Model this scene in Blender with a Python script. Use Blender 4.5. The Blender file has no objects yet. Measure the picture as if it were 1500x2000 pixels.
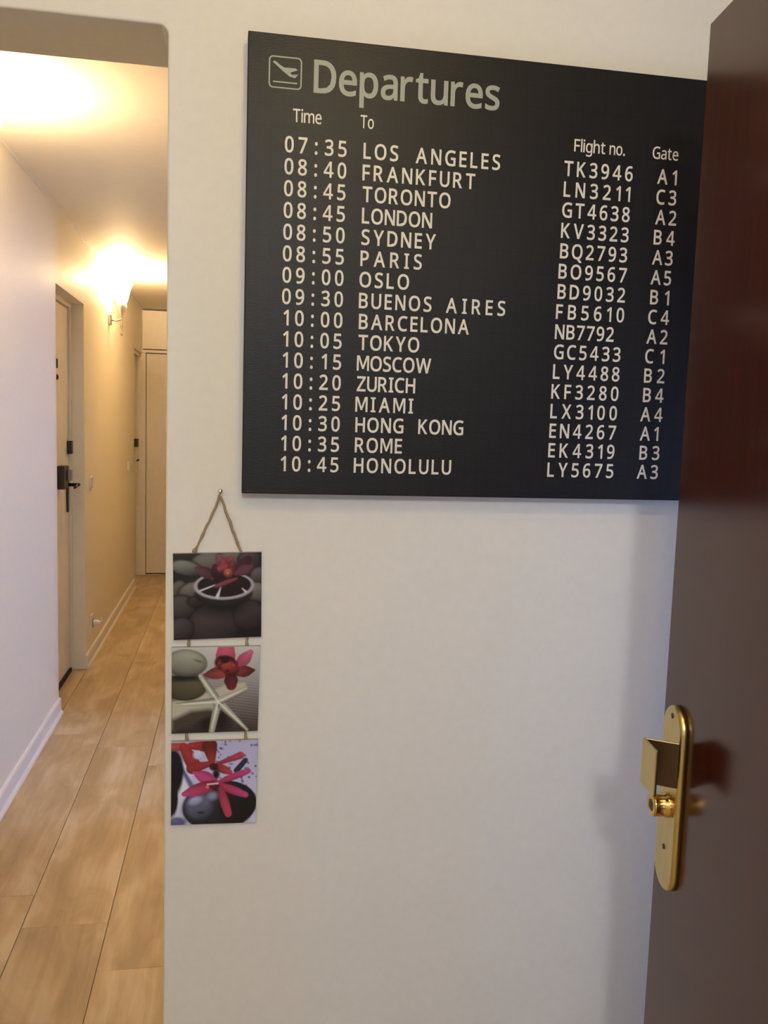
import bpy, bmesh, math, random
import numpy as np
from mathutils import Vector, Matrix, noise as mn
from mathutils.geometry import tessellate_polygon

random.seed(7)
S = bpy.context.scene
COL = S.collection
PI = math.pi

# ------------------------------------------------------------------ camera
cam_d = bpy.data.cameras.new('camera')
cam = bpy.data.objects.new('camera', cam_d)
COL.objects.link(cam)
S.camera = cam
F_PX, YAW, PITCH, ROLL = 1671.888, 0.17515, -0.10326787, 0.03144264
fw = Vector((math.sin(YAW) * math.cos(PITCH), math.cos(YAW) * math.cos(PITCH), math.sin(PITCH)))
rt = Vector((math.cos(YAW), -math.sin(YAW), 0))
up = rt.cross(fw)
rt2 = rt * math.cos(ROLL) + up * math.sin(ROLL)
up2 = up * math.cos(ROLL) - rt * math.sin(ROLL)
m = Matrix((rt2, up2, -fw)).transposed().to_4x4()
m.translation = (0, 0, 1.5)
cam.matrix_world = m
cam_d.sensor_fit = 'VERTICAL'
cam_d.sensor_height = 32.0
cam_d.lens = 32.0 * F_PX / 2000.0
cam_d.clip_start = 0.02

# ------------------------------------------------------------------ world, exposure
S.view_settings.view_transform = 'Standard'
S.view_settings.look = 'None'
S.view_settings.exposure = 0.0
S.view_settings.gamma = 1.0
S.view_settings.use_curve_mapping = False
w = bpy.data.worlds.new('world')
S.world = w
w.use_nodes = True
bg = w.node_tree.nodes['Background']
bg.inputs[0].default_value = (0.55, 0.68, 1.0, 1)
bg.inputs[1].default_value = 0.6


def area(name, loc, rot, sx, sy, power, color):
    d = bpy.data.lights.new(name, 'AREA')
    d.shape = 'RECTANGLE'
    d.size, d.size_y = sx, sy
    d.energy = power
    d.color = color
    o = bpy.data.objects.new(name, d)
    o.location = loc
    o.rotation_euler = rot
    COL.objects.link(o)
    return o


WARM = (1.0, 0.72, 0.40)
WARM_HALL = (1.0, 0.68, 0.36)
# daylight through the window of the side room, onto the hall's left wall and floor
area('side_room_daylight', (2.52, 3.75, 1.45), (0, math.radians(90), 0), 1.3, 0.55, 54, (0.36, 0.50, 1.0))
# daylight through the window of the room behind the camera
area('back_room_daylight', (-0.15, -2.93, 1.35), (math.radians(90), 0, 0), 1.1, 1.2, 5, (0.50, 0.66, 1.0))
# added cool fill light behind the brown door, tinting its wall shadow; no window
area('alcove_cool_fill', (1.62, 0.72, 1.15), (0, math.radians(90), 0), 1.0, 0.7, 7.0, (0.34, 0.50, 1.0))
CEIL_LAMP_EMIT = 190.0
BULB_EMIT = 180.0
SCONCE_W = 41.0


# ------------------------------------------------------------------ materials
def srgb(r, g, b, k=1.0):
    out = []
    for c in (r, g, b):
        c /= 255.0
        c = c / 12.92 if c <= 0.04045 else ((c + 0.055) / 1.055) ** 2.4
        out.append(min(c * k, 0.95))
    return (*out, 1)


def mat(name, col, rough=0.6, metal=0.0, spec=0.5, coat=0.0):
    mt = bpy.data.materials.new(name)
    mt.use_nodes = True
    b = mt.node_tree.nodes['Principled BSDF']
    b.inputs['Base Color'].default_value = col
    b.inputs['Roughness'].default_value = rough
    b.inputs['Metallic'].default_value = metal
    b.inputs['Specular IOR Level'].default_value = spec
    b.inputs['Coat Weight'].default_value = coat
    return mt


def nodes(mt):
    return mt.node_tree.nodes, mt.node_tree.links, mt.node_tree.nodes['Principled BSDF']


def coord(mt, scale=(1, 1, 1), kind='Object'):
    n, l, b = nodes(mt)
    tc = n.new('ShaderNodeTexCoord')
    mp = n.new('ShaderNodeMapping')
    mp.inputs['Scale'].default_value = scale
    l.new(tc.outputs[kind], mp.inputs[0])
    return mp


def add_noise(mt, scale=(1, 1, 1), freq=5, amt=0.1, detail=4, bump=0.0, bdist=0.001, c2=None, lo=0.35, hi=0.65):
    """mix the base colour with a second one by noise and add bump"""
    n, l, b = nodes(mt)
    mp = coord(mt, scale)
    nz = n.new('ShaderNodeTexNoise')
    nz.inputs['Scale'].default_value = freq
    nz.inputs['Detail'].default_value = detail
    l.new(mp.outputs[0], nz.inputs['Vector'])
    if amt:
        rp = n.new('ShaderNodeMapRange')
        rp.inputs[1].default_value = lo
        rp.inputs[2].default_value = hi
        l.new(nz.outputs[0], rp.inputs[0])
        mx = n.new('ShaderNodeMix')
        mx.data_type = 'RGBA'
        base = tuple(b.inputs['Base Color'].default_value)
        mx.inputs[6].default_value = base
        mx.inputs[7].default_value = c2 or (*[c * (1 - amt) for c in base[:3]], 1)
        l.new(rp.outputs[0], mx.inputs[0])
        if b.inputs['Base Color'].is_linked:
            l.new(b.inputs['Base Color'].links[0].from_socket, mx.inputs[6])
        l.new(mx.outputs[2], b.inputs['Base Color'])
    if bump:
        bp = n.new('ShaderNodeBump')
        bp.inputs['Strength'].default_value = bump
        bp.inputs['Distance'].default_value = bdist
        l.new(nz.outputs[0], bp.inputs['Height'])
        l.new(bp.outputs[0], b.inputs['Normal'])
    return mt


M = {}
M['wall'] = add_noise(mat('wall_paint', (0.79, 0.765, 0.715, 1), 0.55, spec=0.3), freq=60, amt=0.025, bump=0.15, bdist=0.0008)
M['hall_wall'] = add_noise(mat('hall_wall_paint', (0.85, 0.785, 0.65, 1), 0.5, spec=0.3), freq=40, amt=0.02, bump=0.1, bdist=0.0008)
M['ceiling'] = add_noise(mat('ceiling_paint', (0.84, 0.80, 0.72, 1), 0.7), freq=30, amt=0.02)
M['taupe'] = mat('taupe_wall_paint', (0.36, 0.31, 0.26, 1), 0.7)
M['skirting'] = mat('white_gloss_paint', (0.84, 0.80, 0.74, 1), 0.3)
M['door_white'] = add_noise(mat('white_door_paint', (0.84, 0.78, 0.67, 1), 0.4), freq=20, amt=0.03)
M['gap'] = mat('dark_rubber_gap_shade', (0.03, 0.022, 0.016, 1), 0.8)  # rubber of the weather strip, also painted shade between the closet doors
M['joint'] = mat('plank_joint_brown', (0.12, 0.07, 0.04, 1), 0.8)  # dark brown of the slab, showing in the joints between planks
M['black'] = mat('black_painted_metal', (0.018, 0.014, 0.012, 1), 0.4)
M['plastic'] = mat('white_plastic', (0.80, 0.78, 0.74, 1), 0.3)
M['grey_plastic'] = mat('grey_plastic', (0.30, 0.28, 0.27, 1), 0.4)
M['steel'] = mat('brushed_steel', (0.45, 0.44, 0.42, 1), 0.3, 1.0)
M['brass'] = add_noise(mat('polished_brass', (0.62, 0.49, 0.21, 1), 0.31, 1.0), scale=(1, 1, 0.2), freq=90, amt=0.06)
M['brass_bright'] = mat('bright_brass', (0.72, 0.46, 0.14, 1), 0.13, 1.0)
M['grip_shade'] = mat('grip_shade_brown', (0.075, 0.040, 0.016, 1), 0.5, 0.6)  # dark brown that paints the shade inside the pull grip
M['dark_metal'] = mat('keyhole_steel', (0.10, 0.07, 0.04, 1), 0.35, 1.0)
M['nail'] = mat('nickel_nail', (0.75, 0.70, 0.60, 1), 0.2, 1.0)
M['board_side'] = mat('board_canvas_edge', (0.012, 0.011, 0.013, 1), 0.6)
M['cream_ink'] = mat('cream_print', srgb(226, 220, 206), 0.55)
M['grey_ink'] = mat('grey_green_print', srgb(158, 163, 151), 0.55)
M['mdf'] = mat('pale_board_edge', (0.40, 0.35, 0.30, 1), 0.6)

# brown laminated door: vertical grain
md = mat('mahogany_laminate', srgb(74, 28, 17), 0.19, spec=0.5)
add_noise(md, scale=(14, 14, 0.8), freq=7, amt=0.45, detail=6, lo=0.3, hi=0.7, c2=srgb(52, 21, 14))
add_noise(md, scale=(60, 60, 1.5), freq=6, amt=0.25, detail=5, lo=0.45, hi=0.75, c2=srgb(60, 31, 22), bump=0.04, bdist=0.0005)
M['mahogany'] = md

# board face: near-black canvas, faint flap cells
mb = mat('black_canvas', (0.013, 0.012, 0.013, 1), 0.45, spec=0.29)
n, l, b = nodes(mb)
tc = n.new('ShaderNodeTexCoord')
sp = n.new('ShaderNodeSeparateXYZ')
cb = n.new('ShaderNodeCombineXYZ')
l.new(tc.outputs['Object'], sp.inputs[0])
l.new(sp.outputs[0], cb.inputs[0])
l.new(sp.outputs[2], cb.inputs[1])
bk = n.new('ShaderNodeTexBrick')
bk.offset = 0
bk.inputs['Color1'].default_value = (0.0088, 0.0080, 0.0088, 1)
bk.inputs['Color2'].default_value = (0.0078, 0.0072, 0.0078, 1)
bk.inputs['Mortar'].default_value = (0.0058, 0.0054, 0.0058, 1)
bk.inputs['Scale'].default_value = 1.0
bk.inputs['Mortar Size'].default_value = 0.0011
bk.inputs['Mortar Smooth'].default_value = 0.6
bk.inputs['Brick Width'].default_value = 0.0192
bk.inputs['Row Height'].default_value = 0.03263
mpb = n.new('ShaderNodeMapping')
mpb.inputs['Location'].default_value = (0.008, 0.012, 0)
l.new(cb.outputs[0], mpb.inputs[0])
l.new(mpb.outputs[0], bk.inputs[0])
l.new(bk.outputs['Color'], b.inputs['Base Color'])
wv = n.new('ShaderNodeTexNoise')
wv.inputs['Scale'].default_value = 300
mw = n.new('ShaderNodeMapping')
mw.inputs['Scale'].default_value = (0.35, 1, 2.2)
l.new(tc.outputs['Object'], mw.inputs[0])
l.new(mw.outputs[0], wv.inputs['Vector'])
bp = n.new('ShaderNodeBump')
bp.inputs['Strength'].default_value = 0.5
bp.inputs['Distance'].default_value = 0.0006
l.new(wv.outputs[0], bp.inputs['Height'])
l.new(bp.outputs[0], b.inputs['Normal'])
M['board'] = mb

# light oak laminate planks, each object offset by its own random number
mo = mat('light_oak_laminate', (0.5, 0.36, 0.22, 1), 0.36, spec=0.45)
n, l, b = nodes(mo)
tc = n.new('ShaderNodeTexCoord')
oi = n.new('ShaderNodeObjectInfo')
vm = n.new('ShaderNodeVectorMath')
vm.operation = 'ADD'
cx = n.new('ShaderNodeCombineXYZ')
ml = n.new('ShaderNodeMath')
ml.operation = 'MULTIPLY'
ml.inputs[1].default_value = 37.0
l.new(oi.outputs['Random'], ml.inputs[0])
l.new(ml.outputs[0], cx.inputs[0])
l.new(ml.outputs[0], cx.inputs[1])
l.new(tc.outputs['Object'], vm.inputs[0])
l.new(cx.outputs[0], vm.inputs[1])


def plank_noise(scale, freq, detail, dist=0.0):
    mp = n.new('ShaderNodeMapping')
    mp.inputs['Scale'].default_value = scale
    l.new(vm.outputs[0], mp.inputs[0])
    z = n.new('ShaderNodeTexNoise')
    z.inputs['Scale'].default_value = freq
    z.inputs['Detail'].default_value = detail
    z.inputs['Distortion'].default_value = dist
    l.new(mp.outputs[0], z.inputs['Vector'])
    return z


blot = plank_noise((2.6, 0.9, 1), 3.0, 4, 0.8)
grain = plank_noise((14, 0.8, 1), 3, 5, 0.6)
fine = plank_noise((120, 3, 1), 3, 3)
cr = n.new('ShaderNodeValToRGB')
cr.color_ramp.elements[0].position = 0.36
cr.color_ramp.elements[0].color = srgb(172, 148, 112)
cr.color_ramp.elements[1].position = 0.64
cr.color_ramp.elements[1].color = srgb(214, 194, 162)
e = cr.color_ramp.elements.new(0.5)
e.color = srgb(192, 167, 128)
mx1 = n.new('ShaderNodeMath')
mx1.operation = 'MULTIPLY_ADD'
mx1.inputs[1].default_value = 0.24
l.new(grain.outputs[0], mx1.inputs[0])
mb2 = n.new('ShaderNodeMath')
mb2.operation = 'MULTIPLY'
mb2.inputs[1].default_value = 0.76
l.new(blot.outputs[0], mb2.inputs[0])
l.new(mb2.outputs[0], mx1.inputs[2])
l.new(mx1.outputs[0], cr.inputs[0])
mxf = n.new('ShaderNodeMix')
mxf.data_type = 'RGBA'
mxf.blend_type = 'MULTIPLY'
mrf = n.new('ShaderNodeMapRange')
mrf.inputs[1].default_value = 0.3
mrf.inputs[2].default_value = 0.7
mrf.inputs[3].default_value = 0.0
mrf.inputs[4].default_value = 0.14
l.new(fine.outputs[0], mrf.inputs[0])
l.new(mrf.outputs[0], mxf.inputs[0])
l.new(cr.outputs[0], mxf.inputs[6])
mxf.inputs[7].default_value = srgb(200, 180, 160)
hs = n.new('ShaderNodeHueSaturation')
mrv = n.new('ShaderNodeMapRange')
mrv.inputs[3].default_value = 0.91
mrv.inputs[4].default_value = 1.09
l.new(oi.outputs['Random'], mrv.inputs[0])
l.new(mrv.outputs[0], hs.inputs['Value'])
l.new(mxf.outputs[2], hs.inputs['Color'])
l.new(hs.outputs[0], b.inputs['Base Color'])
M['oak'] = mo

# jute cord
mj = mat('jute_cord', srgb(162, 138, 104), 0.9, spec=0.1)
n, l, b = nodes(mj)
tc = n.new('ShaderNodeTexCoord')
wv = n.new('ShaderNodeTexNoise')
wv.inputs['Scale'].default_value = 900
bp = n.new('ShaderNodeBump')
bp.inputs['Strength'].default_value = 0.6
bp.inputs['Distance'].default_value = 0.001
l.new(tc.outputs['Object'], wv.inputs['Vector'])
l.new(wv.outputs[0], bp.inputs['Height'])
l.new(bp.outputs[0], b.inputs['Normal'])
M['jute'] = mj

# printed pictures read a colour attribute
mp_ = mat('picture_print', (1, 1, 1, 1), 0.45, spec=0.35)
n, l, b = nodes(mp_)
at = n.new('ShaderNodeAttribute')
at.attribute_name = 'print'
l.new(at.outputs['Color'], b.inputs['Base Color'])
M['print'] = mp_


def emis(name, col, k):
    mt = mat(name, (*col, 1), 0.4)
    b = mt.node_tree.nodes['Principled BSDF']
    b.inputs['Emission Color'].default_value = (*col, 1)
    b.inputs['Emission Strength'].default_value = k
    return mt


M['lit_globe'] = emis('lit_opal_globe', (0.90, 0.95, 1.0), CEIL_LAMP_EMIT)
M['lit_bulb'] = emis('lit_warm_bulb', (1.0, 0.72, 0.24), BULB_EMIT)
M['lit_shade'] = emis('lit_frosted_shade', (1.0, 0.80, 0.52), 25.0)
mg = mat('window_glass', (1, 1, 1, 1), 0.02)
mg.node_tree.nodes['Principled BSDF'].inputs['Transmission Weight'].default_value = 1.0
M['glass'] = mg


# ------------------------------------------------------------------ mesh helpers
def bx(bm, x0, x1, y0, y1, z0, z1):
    vs = [bm.verts.new(p) for p in ((x0, y0, z0), (x1, y0, z0), (x1, y1, z0), (x0, y1, z0),
                                    (x0, y0, z1), (x1, y0, z1), (x1, y1, z1), (x0, y1, z1))]
    for f in ((0, 3, 2, 1), (4, 5, 6, 7), (0, 1, 5, 4), (1, 2, 6, 5), (2, 3, 7, 6), (3, 0, 4, 7)):
        bm.faces.new([vs[i] for i in f])


def link(name, bm, m, parent=None, smooth=False, bevel=0.0, seg=2, angle=0.6):
    me = bpy.data.meshes.new(name)
    bmesh.ops.recalc_face_normals(bm, faces=bm.faces)
    bm.to_mesh(me)
    bm.free()
    if m:
        me.materials.append(M[m])
    if smooth:
        for p in me.polygons:
            p.use_smooth = True
    o = bpy.data.objects.new(name, me)
    COL.objects.link(o)
    if parent:
        o.parent = parent
    if bevel:
        bv = o.modifiers.new('bevel', 'BEVEL')
        bv.width = bevel
        bv.segments = seg
        bv.limit_method = 'ANGLE'
        bv.angle_limit = angle
    return o


def boxes(name, bs, m, parent=None, bevel=0.0, seg=2):
    bm = bmesh.new()
    for q in bs:
        bx(bm, *q)
    return link(name, bm, m, parent, bevel=bevel, seg=seg)


def prism(bm, pts, axis, a0, a1):
    """extrude a 2D outline; axis 'x': pts=(y,z); 'y': pts=(x,z); 'z': pts=(x,y)"""
    def P(p, a):
        return {'x': (a, p[0], p[1]), 'y': (p[0], a, p[1]), 'z': (p[0], p[1], a)}[axis]
    A = [bm.verts.new(P(p, a0)) for p in pts]
    B = [bm.verts.new(P(p, a1)) for p in pts]
    bm.faces.new(A)
    bm.faces.new(B[::-1])
    k = len(pts)
    for i in range(k):
        bm.faces.new((A[i], B[i], B[(i + 1) % k], A[(i + 1) % k]))


def lathe(bm, prof, seg=24, mat4=None):
    """prof = [(r, h)] spun about local z"""
    rings = []
    for r, h in prof:
        if r < 1e-6:
            rings.append([bm.verts.new((0, 0, h))])
        else:
            rings.append([bm.verts.new((r * math.cos(2 * PI * i / seg), r * math.sin(2 * PI * i / seg), h)) for i in range(seg)])
    for a, c in zip(rings, rings[1:]):
        for i in range(seg):
            j = (i + 1) % seg
            if len(a) == 1 and len(c) == 1:
                continue
            if len(a) == 1:
                bm.faces.new((a[0], c[i], c[j]))
            elif len(c) == 1:
                bm.faces.new((a[i], a[j], c[0]))
            else:
                bm.faces.new((a[i], a[j], c[j], c[i]))
    if mat4:
        bmesh.ops.transform(bm, matrix=mat4, verts=[v for rg in rings for v in rg])


def tube(bm, pts, r, seg=8, jitter=0.0, caps=True):
    pts = [Vector(p) for p in pts]
    rings = []
    for i, p in enumerate(pts):
        d = (pts[min(i + 1, len(pts) - 1)] - pts[max(i - 1, 0)]).normalized()
        u = d.cross(Vector((0, 1, 0.02)))
        if u.length < 0.1:
            u = d.cross(Vector((1, 0, 0)))
        u.normalize()
        v = d.cross(u)
        ri = (r[i] if isinstance(r, (list, tuple)) else r) * (1 + jitter * (random.random() - 0.5))
        rings.append([bm.verts.new(p + u * ri * math.cos(2 * PI * k / seg) + v * ri * math.sin(2 * PI * k / seg)) for k in range(seg)])
    for a, c in zip(rings, rings[1:]):
        for k in range(seg):
            j = (k + 1) % seg
            bm.faces.new((a[k], a[j], c[j], c[k]))
    if caps:
        bm.faces.new(rings[0])
        bm.faces.new(rings[-1][::-1])


def empty(name, loc=(0, 0, 0), rz=0.0):
    o = bpy.data.objects.new(name, None)
    o.empty_display_size = 0.05
    o.location = loc
    o.rotation_euler = (0, 0, rz)
    COL.objects.link(o)
    return o


def tag(o, label=None, cat=None, group=None, kind=None):
    if label:
        o['label'] = label
    if cat:
        o['category'] = cat
    if group:
        o['group'] = group
    if kind:
        o['kind'] = kind
    return o


def settle(root, kids=None):
    """move an Empty's children (built in world space) into its local space"""
    for c in root.children:
        c.location = -Vector(root.location)


CEIL = 2.475
XL = -0.85         # left wall
YA = 1.40          # face of the board wall
# ------------------------------------------------------------------ setting
# floor: slab + planks 0.245 wide
fl = boxes('floor', [(-1.15, 2.7, -3.1, 8.6, -0.06, -0.008)], 'joint')
tag(fl, 'light oak laminate plank floor running down the hallway', 'floor', kind='structure')
PW, PL = 0.245, 1.40
edges0 = -0.840
starts = {0: 2.68, 1: 2.50, 2: 2.27, -1: 2.1}
k = -2
G = 0.0011
while True:
    x0 = edges0 + PW * k
    if x0 > 2.65:
        break
    x1 = x0 + PW
    s0 = starts.get(k, 2.0 + (k * 0.53) % PL)
    y = s0 - 5 * PL
    while y < 8.5:
        ya, yb = max(y, -3.05), min(y + PL, 8.55)
        xa, xb = max(x0, -1.12), min(x1, 2.65)
        if yb - ya > 0.02 and xb - xa > 0.02:
            bm = bmesh.new()
            cxp, cyp = (xa + xb) / 2, (ya + yb) / 2
            bx(bm, xa + G - cxp, xb - G - cxp, ya + G * 0.45 - cyp, yb - G * 0.45 - cyp, -0.008, 0.0)
            p = link('plank', bm, 'oak', fl)
            p.location = (cxp, cyp, 0)
        y += PL
    k += 1

# left wall with two door recesses
RX = -0.960   # back of the recess (behind the leaves)
R1, R2, R3, R4 = 4.385, 5.165, 7.645, 8.25
H1, H2 = 2.117, 2.07
wl = boxes('wall_left', [
    (-1.10, XL, -3.0, R1, -0.008, CEIL),
    (-1.10, XL, R2, R3, -0.008, CEIL),
    (-1.10, XL, R1, R2, H1, CEIL),
    (-1.10, XL, R3, R4, H2, CEIL),
    (-1.10, -1.00, R1, R2, -0.008, H1),
    (-1.10, -1.00, R3, R4, -0.008, H2)], 'hall_wall')
tag(wl, 'long white left wall of the hallway with door recesses', 'wall', kind='structure')

# board wall: pier right of the opening plus the lintel over it, softened edges
bm = bmesh.new()
zl, xe = 2.088, -0.1065
rad = 0.014
pts = [(XL, CEIL), (XL, zl)]
for i in range(6):
    a = PI / 2 - i * PI / 10
    pts.append((xe - rad + rad * math.cos(a), zl - rad + rad * math.sin(a)))
pts += [(xe, 0.0), (1.70, 0.0), (1.70, CEIL)]
prism(bm, pts, 'y', YA, YA + 0.168)
wa = link('wall_front', bm, 'wall', bevel=0.004, seg=3, angle=0.9)
tag(wa, 'white wall carrying the black sign, with square opening at its left', 'wall', kind='structure')

# hall's far end, right side with side-room opening, side room
tag(boxes('wall_end', [(-1.10, 0.30, R4 + 0.26, 8.6, -0.008, CEIL)], 'hall_wall'),
    'far end wall of the hallway behind the built-in closet', 'wall', kind='structure')
tag(boxes('wall_right', [(0.12, 0.24, YA + 0.168, 3.28, 0, CEIL), (0.12, 0.24, 4.22, 8.52, 0, CEIL), (0.12, 0.24, 3.28, 4.22, 2.06, CEIL)],
          'hall_wall'), 'right wall of the hallway with the side room doorway', 'wall', kind='structure')
tag(boxes('wall_side_room', [(0.24, 2.6, 5.0, 5.1, 0, CEIL), (0.24, 2.6, 2.4, 2.5, 0, CEIL),
                             (2.6, 2.72, 2.4, 3.4, 0, CEIL), (2.6, 2.72, 4.1, 5.1, 0, CEIL),
                             (2.6, 2.72, 3.4, 4.1, 0, 0.75), (2.6, 2.72, 3.4, 4.1, 2.15, CEIL)], 'hall_wall'),
    'white walls of the side room off the hallway', 'wall', kind='structure')
w1 = boxes('window_1', [(2.62, 2.68, 3.4, 3.45, 0.75, 2.15), (2.62, 2.68, 4.05, 4.1, 0.75, 2.15),
                        (2.62, 2.68, 3.45, 4.05, 0.75, 0.80), (2.62, 2.68, 3.45, 4.05, 2.10, 2.15),
                        (2.62, 2.68, 3.73, 3.77, 0.80, 2.10)], 'skirting')
tag(w1, 'white framed window of the side room', 'window', kind='structure')
boxes('pane', [(2.648, 2.652, 3.45, 3.73, 0.80, 2.10)], 'glass', w1)
boxes('pane', [(2.648, 2.652, 3.77, 4.05, 0.80, 2.10)], 'glass', w1)

# room behind the camera
tag(boxes('wall_back', [(XL, 0.66, -3.1, -3.0, 0, CEIL)], 'taupe'), 'taupe wall behind the viewer', 'wall', kind='structure')
tag(boxes('wall_entry', [(0.52, 0.66, -3.0, 0.235, 0, CEIL), (0.66, 1.70, 0.10, 0.235, 0, CEIL)], 'taupe'),
    'taupe wall from which the brown door is hung', 'wall', kind='structure')
tag(boxes('wall_alcove', [(1.70, 1.80, 0.10, 1.568, 0, CEIL)], 'wall'), 'white wall beyond the brown door', 'wall', kind='structure')
tag(boxes('ceiling', [(-1.10, 2.72, -3.1, 8.6, CEIL, CEIL + 0.1)], 'ceiling'), 'white ceiling over the hallway', 'ceiling', kind='structure')


# skirting boards: flat board, eased top, quarter-round bead at the floor
def skirting(name, y0, y1, label):
    bm = bmesh.new()
    x = XL
    prism(bm, [(x, 0.0), (x + 0.022, 0.0), (x + 0.021, 0.010), (x + 0.014, 0.018), (x + 0.012, 0.020), (x + 0.012, 0.072),
               (x + 0.009, 0.080), (x, 0.083)], 'y', y0, y1)
    o = link(name, bm, 'skirting')
    return tag(o, label, 'baseboard', kind='structure')


skirting('baseboard_left', -3.0, R1, 'white baseboard along the near part of the left wall')
skirting('baseboard_left', R2, R3, 'cream baseboard along the far part of the hallway wall')
# slim cable trunking in the left ceiling corner
tag(boxes('trim_1', [(XL, XL + 0.012, YA + 0.2, R4, CEIL - 0.010, CEIL)], 'skirting'),
    'slim white trunking in the corner of hallway wall and ceiling', 'trim', kind='structure')

# ------------------------------------------------------------------ hallway doors
# door_1: near flush white security door in the first recess
d1 = empty('door_1', (-0.960, (R1 + R2) / 2, 0))
boxes('door_leaf', [(-0.972, -0.932, R1 + 0.02, 5.128, 0.022, 2.085)], 'door_white', d1, bevel=0.002)
boxes('door_frame', [(-0.995, -0.917, R1, R1 + 0.018, 0, H1), (-0.995, -0.917, 5.136, R2, 0, H1),
                     (-0.995, -0.917, R1 + 0.018, 5.136, 2.09, H1)], 'door_white', d1, bevel=0.002)
boxes('weather_strip', [(-0.931, -0.919, R1 + 0.02, 5.128, 0.0005, 0.020)], 'gap', d1)
boxes('latch_box', [(-0.931, -0.905, 5.085, 5.128, 1.272, 1.345)], 'black', d1, bevel=0.003)
boxes('rim_lock', [(-0.931, -0.892, 4.80, 4.90, 1.092, 1.218)], 'black', d1, bevel=0.004)
tk = boxes('lock_turn', [(-0.890, -0.867, 4.868, 4.90, 1.135, 1.195)], 'grey_plastic', d1, bevel=0.005)
es = bmesh.new()
prism(es, [(5.072 + 0.018 * math.cos(a), (1.185 if math.sin(a) > 0 else 0.958) + 0.018 * math.sin(a)) for a in [i * PI / 8 for i in range(16)]],
      'x', -0.931, -0.921)
ep = link('handle_plate', es, 'black', d1, bevel=0.002)
bm = bmesh.new()
tube(bm, [(-0.921, 5.072, 1.098), (-0.874, 5.072, 1.098), (-0.865, 5.068, 1.098)], 0.010, 10)
tube(bm, [(-0.867, 5.076, 1.099), (-0.863, 5.03, 1.102), (-0.865, 4.98, 1.096), (-0.869, 4.955, 1.090)], [0.010, 0.011, 0.009, 0.006], 10)
link('lever_handle', bm, 'black', ep, smooth=True)
bm = bmesh.new()
lathe(bm, [(0, 0.010), (0.008, 0.010), (0.014, 0.006), (0.016, 0.0), (0, 0)], 16,
      Matrix.Translation((-0.932, 4.815, 1.690)) @ Matrix.Rotation(PI / 2, 4, 'Y'))
link('peephole', bm, 'black', d1, smooth=True)
boxes('knocker_plate', [(-0.931, -0.923, 4.790, 4.815, 1.735, 1.785)], 'black', d1, bevel=0.003)
settle(d1)
tag(d1, 'white front door recessed in the left hallway wall with black locks', 'door', kind='structure')

# door_2: in the far recess, mostly foreshortened
d2 = empty('door_2', (-0.94, 7.95, 0))
boxes('door_leaf', [(-0.938, -0.898, R3 + 0.02, 8.235, 0.008, 2.04)], 'door_white', d2, bevel=0.002)
boxes('door_frame', [(-0.998, -0.878, R3, R3 + 0.018, 0, H2), (-0.998, -0.868, R3 + 0.018, 8.249, 2.042, H2)], 'door_white', d2, bevel=0.002)
p2 = boxes('handle_plate', [(-0.897, -0.869, 8.09, 8.125, 0.99, 1.19)], 'door_white', d2, bevel=0.002)
bm = bmesh.new()
tube(bm, [(-0.869, 8.108, 1.095), (-0.860, 8.108, 1.095)], 0.009, 8)
tube(bm, [(-0.862, 8.112, 1.096), (-0.860, 8.05, 1.098), (-0.864, 8.01, 1.092)], [0.010, 0.010, 0.007], 8)
link('lever_handle', bm, 'black', p2, smooth=True)
boxes('lock_plate', [(-0.897, -0.861, 8.06, 8.12, 1.215, 1.29)], 'black', d2, bevel=0.002)
settle(d2)
tag(d2, 'far white door in the left wall beside the closet, black lever handle', 'door', kind='structure')

# built-in closet across the end of the hallway
cl = empty('closet', (-0.40, 8.3, 0))
YC = 8.25
boxes('cabinet_frame', [(-1.00, 0.10, YC + 0.02, YC + 0.25, 0.0, CEIL - 0.004)], 'door_white', cl)
boxes('stile', [(-0.998, -0.848, YC, YC + 0.02, 0.002, CEIL - 0.004)], 'door_white', cl, bevel=0.001)
boxes('stile', [(-0.848, -0.812, YC, YC + 0.02, 0.002, 2.074)], 'door_white', cl, bevel=0.001)
boxes('rail', [(-0.848, 0.10, YC, YC + 0.02, 2.078, 2.104)], 'door_white', cl, bevel=0.001)
boxes('lower_door', [(-0.806, -0.36, YC, YC + 0.018, 0.022, 2.070)], 'door_white', cl, bevel=0.002)
boxes('lower_door', [(-0.354, 0.09, YC, YC + 0.018, 0.022, 2.070)], 'door_white', cl, bevel=0.002)
boxes('upper_door', [(-0.842, -0.375, YC, YC + 0.018, 2.112, CEIL - 0.014)], 'door_white', cl, bevel=0.002)
boxes('upper_door', [(-0.369, 0.09, YC, YC + 0.018, 2.112, CEIL - 0.014)], 'door_white', cl, bevel=0.002)
boxes('door_gap_shade', [(-0.843, 0.095, YC + 0.017, YC + 0.0199, 2.105, CEIL - 0.006), (-0.811, 0.095, YC + 0.017, YC + 0.0199, 0.010, 2.0775)], 'gap', cl)  # dark backing sheet standing in for the shade in the door gaps
settle(cl)
tag(cl, 'cream built-in closet with upper and lower doors at hallway end', 'closet')


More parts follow.
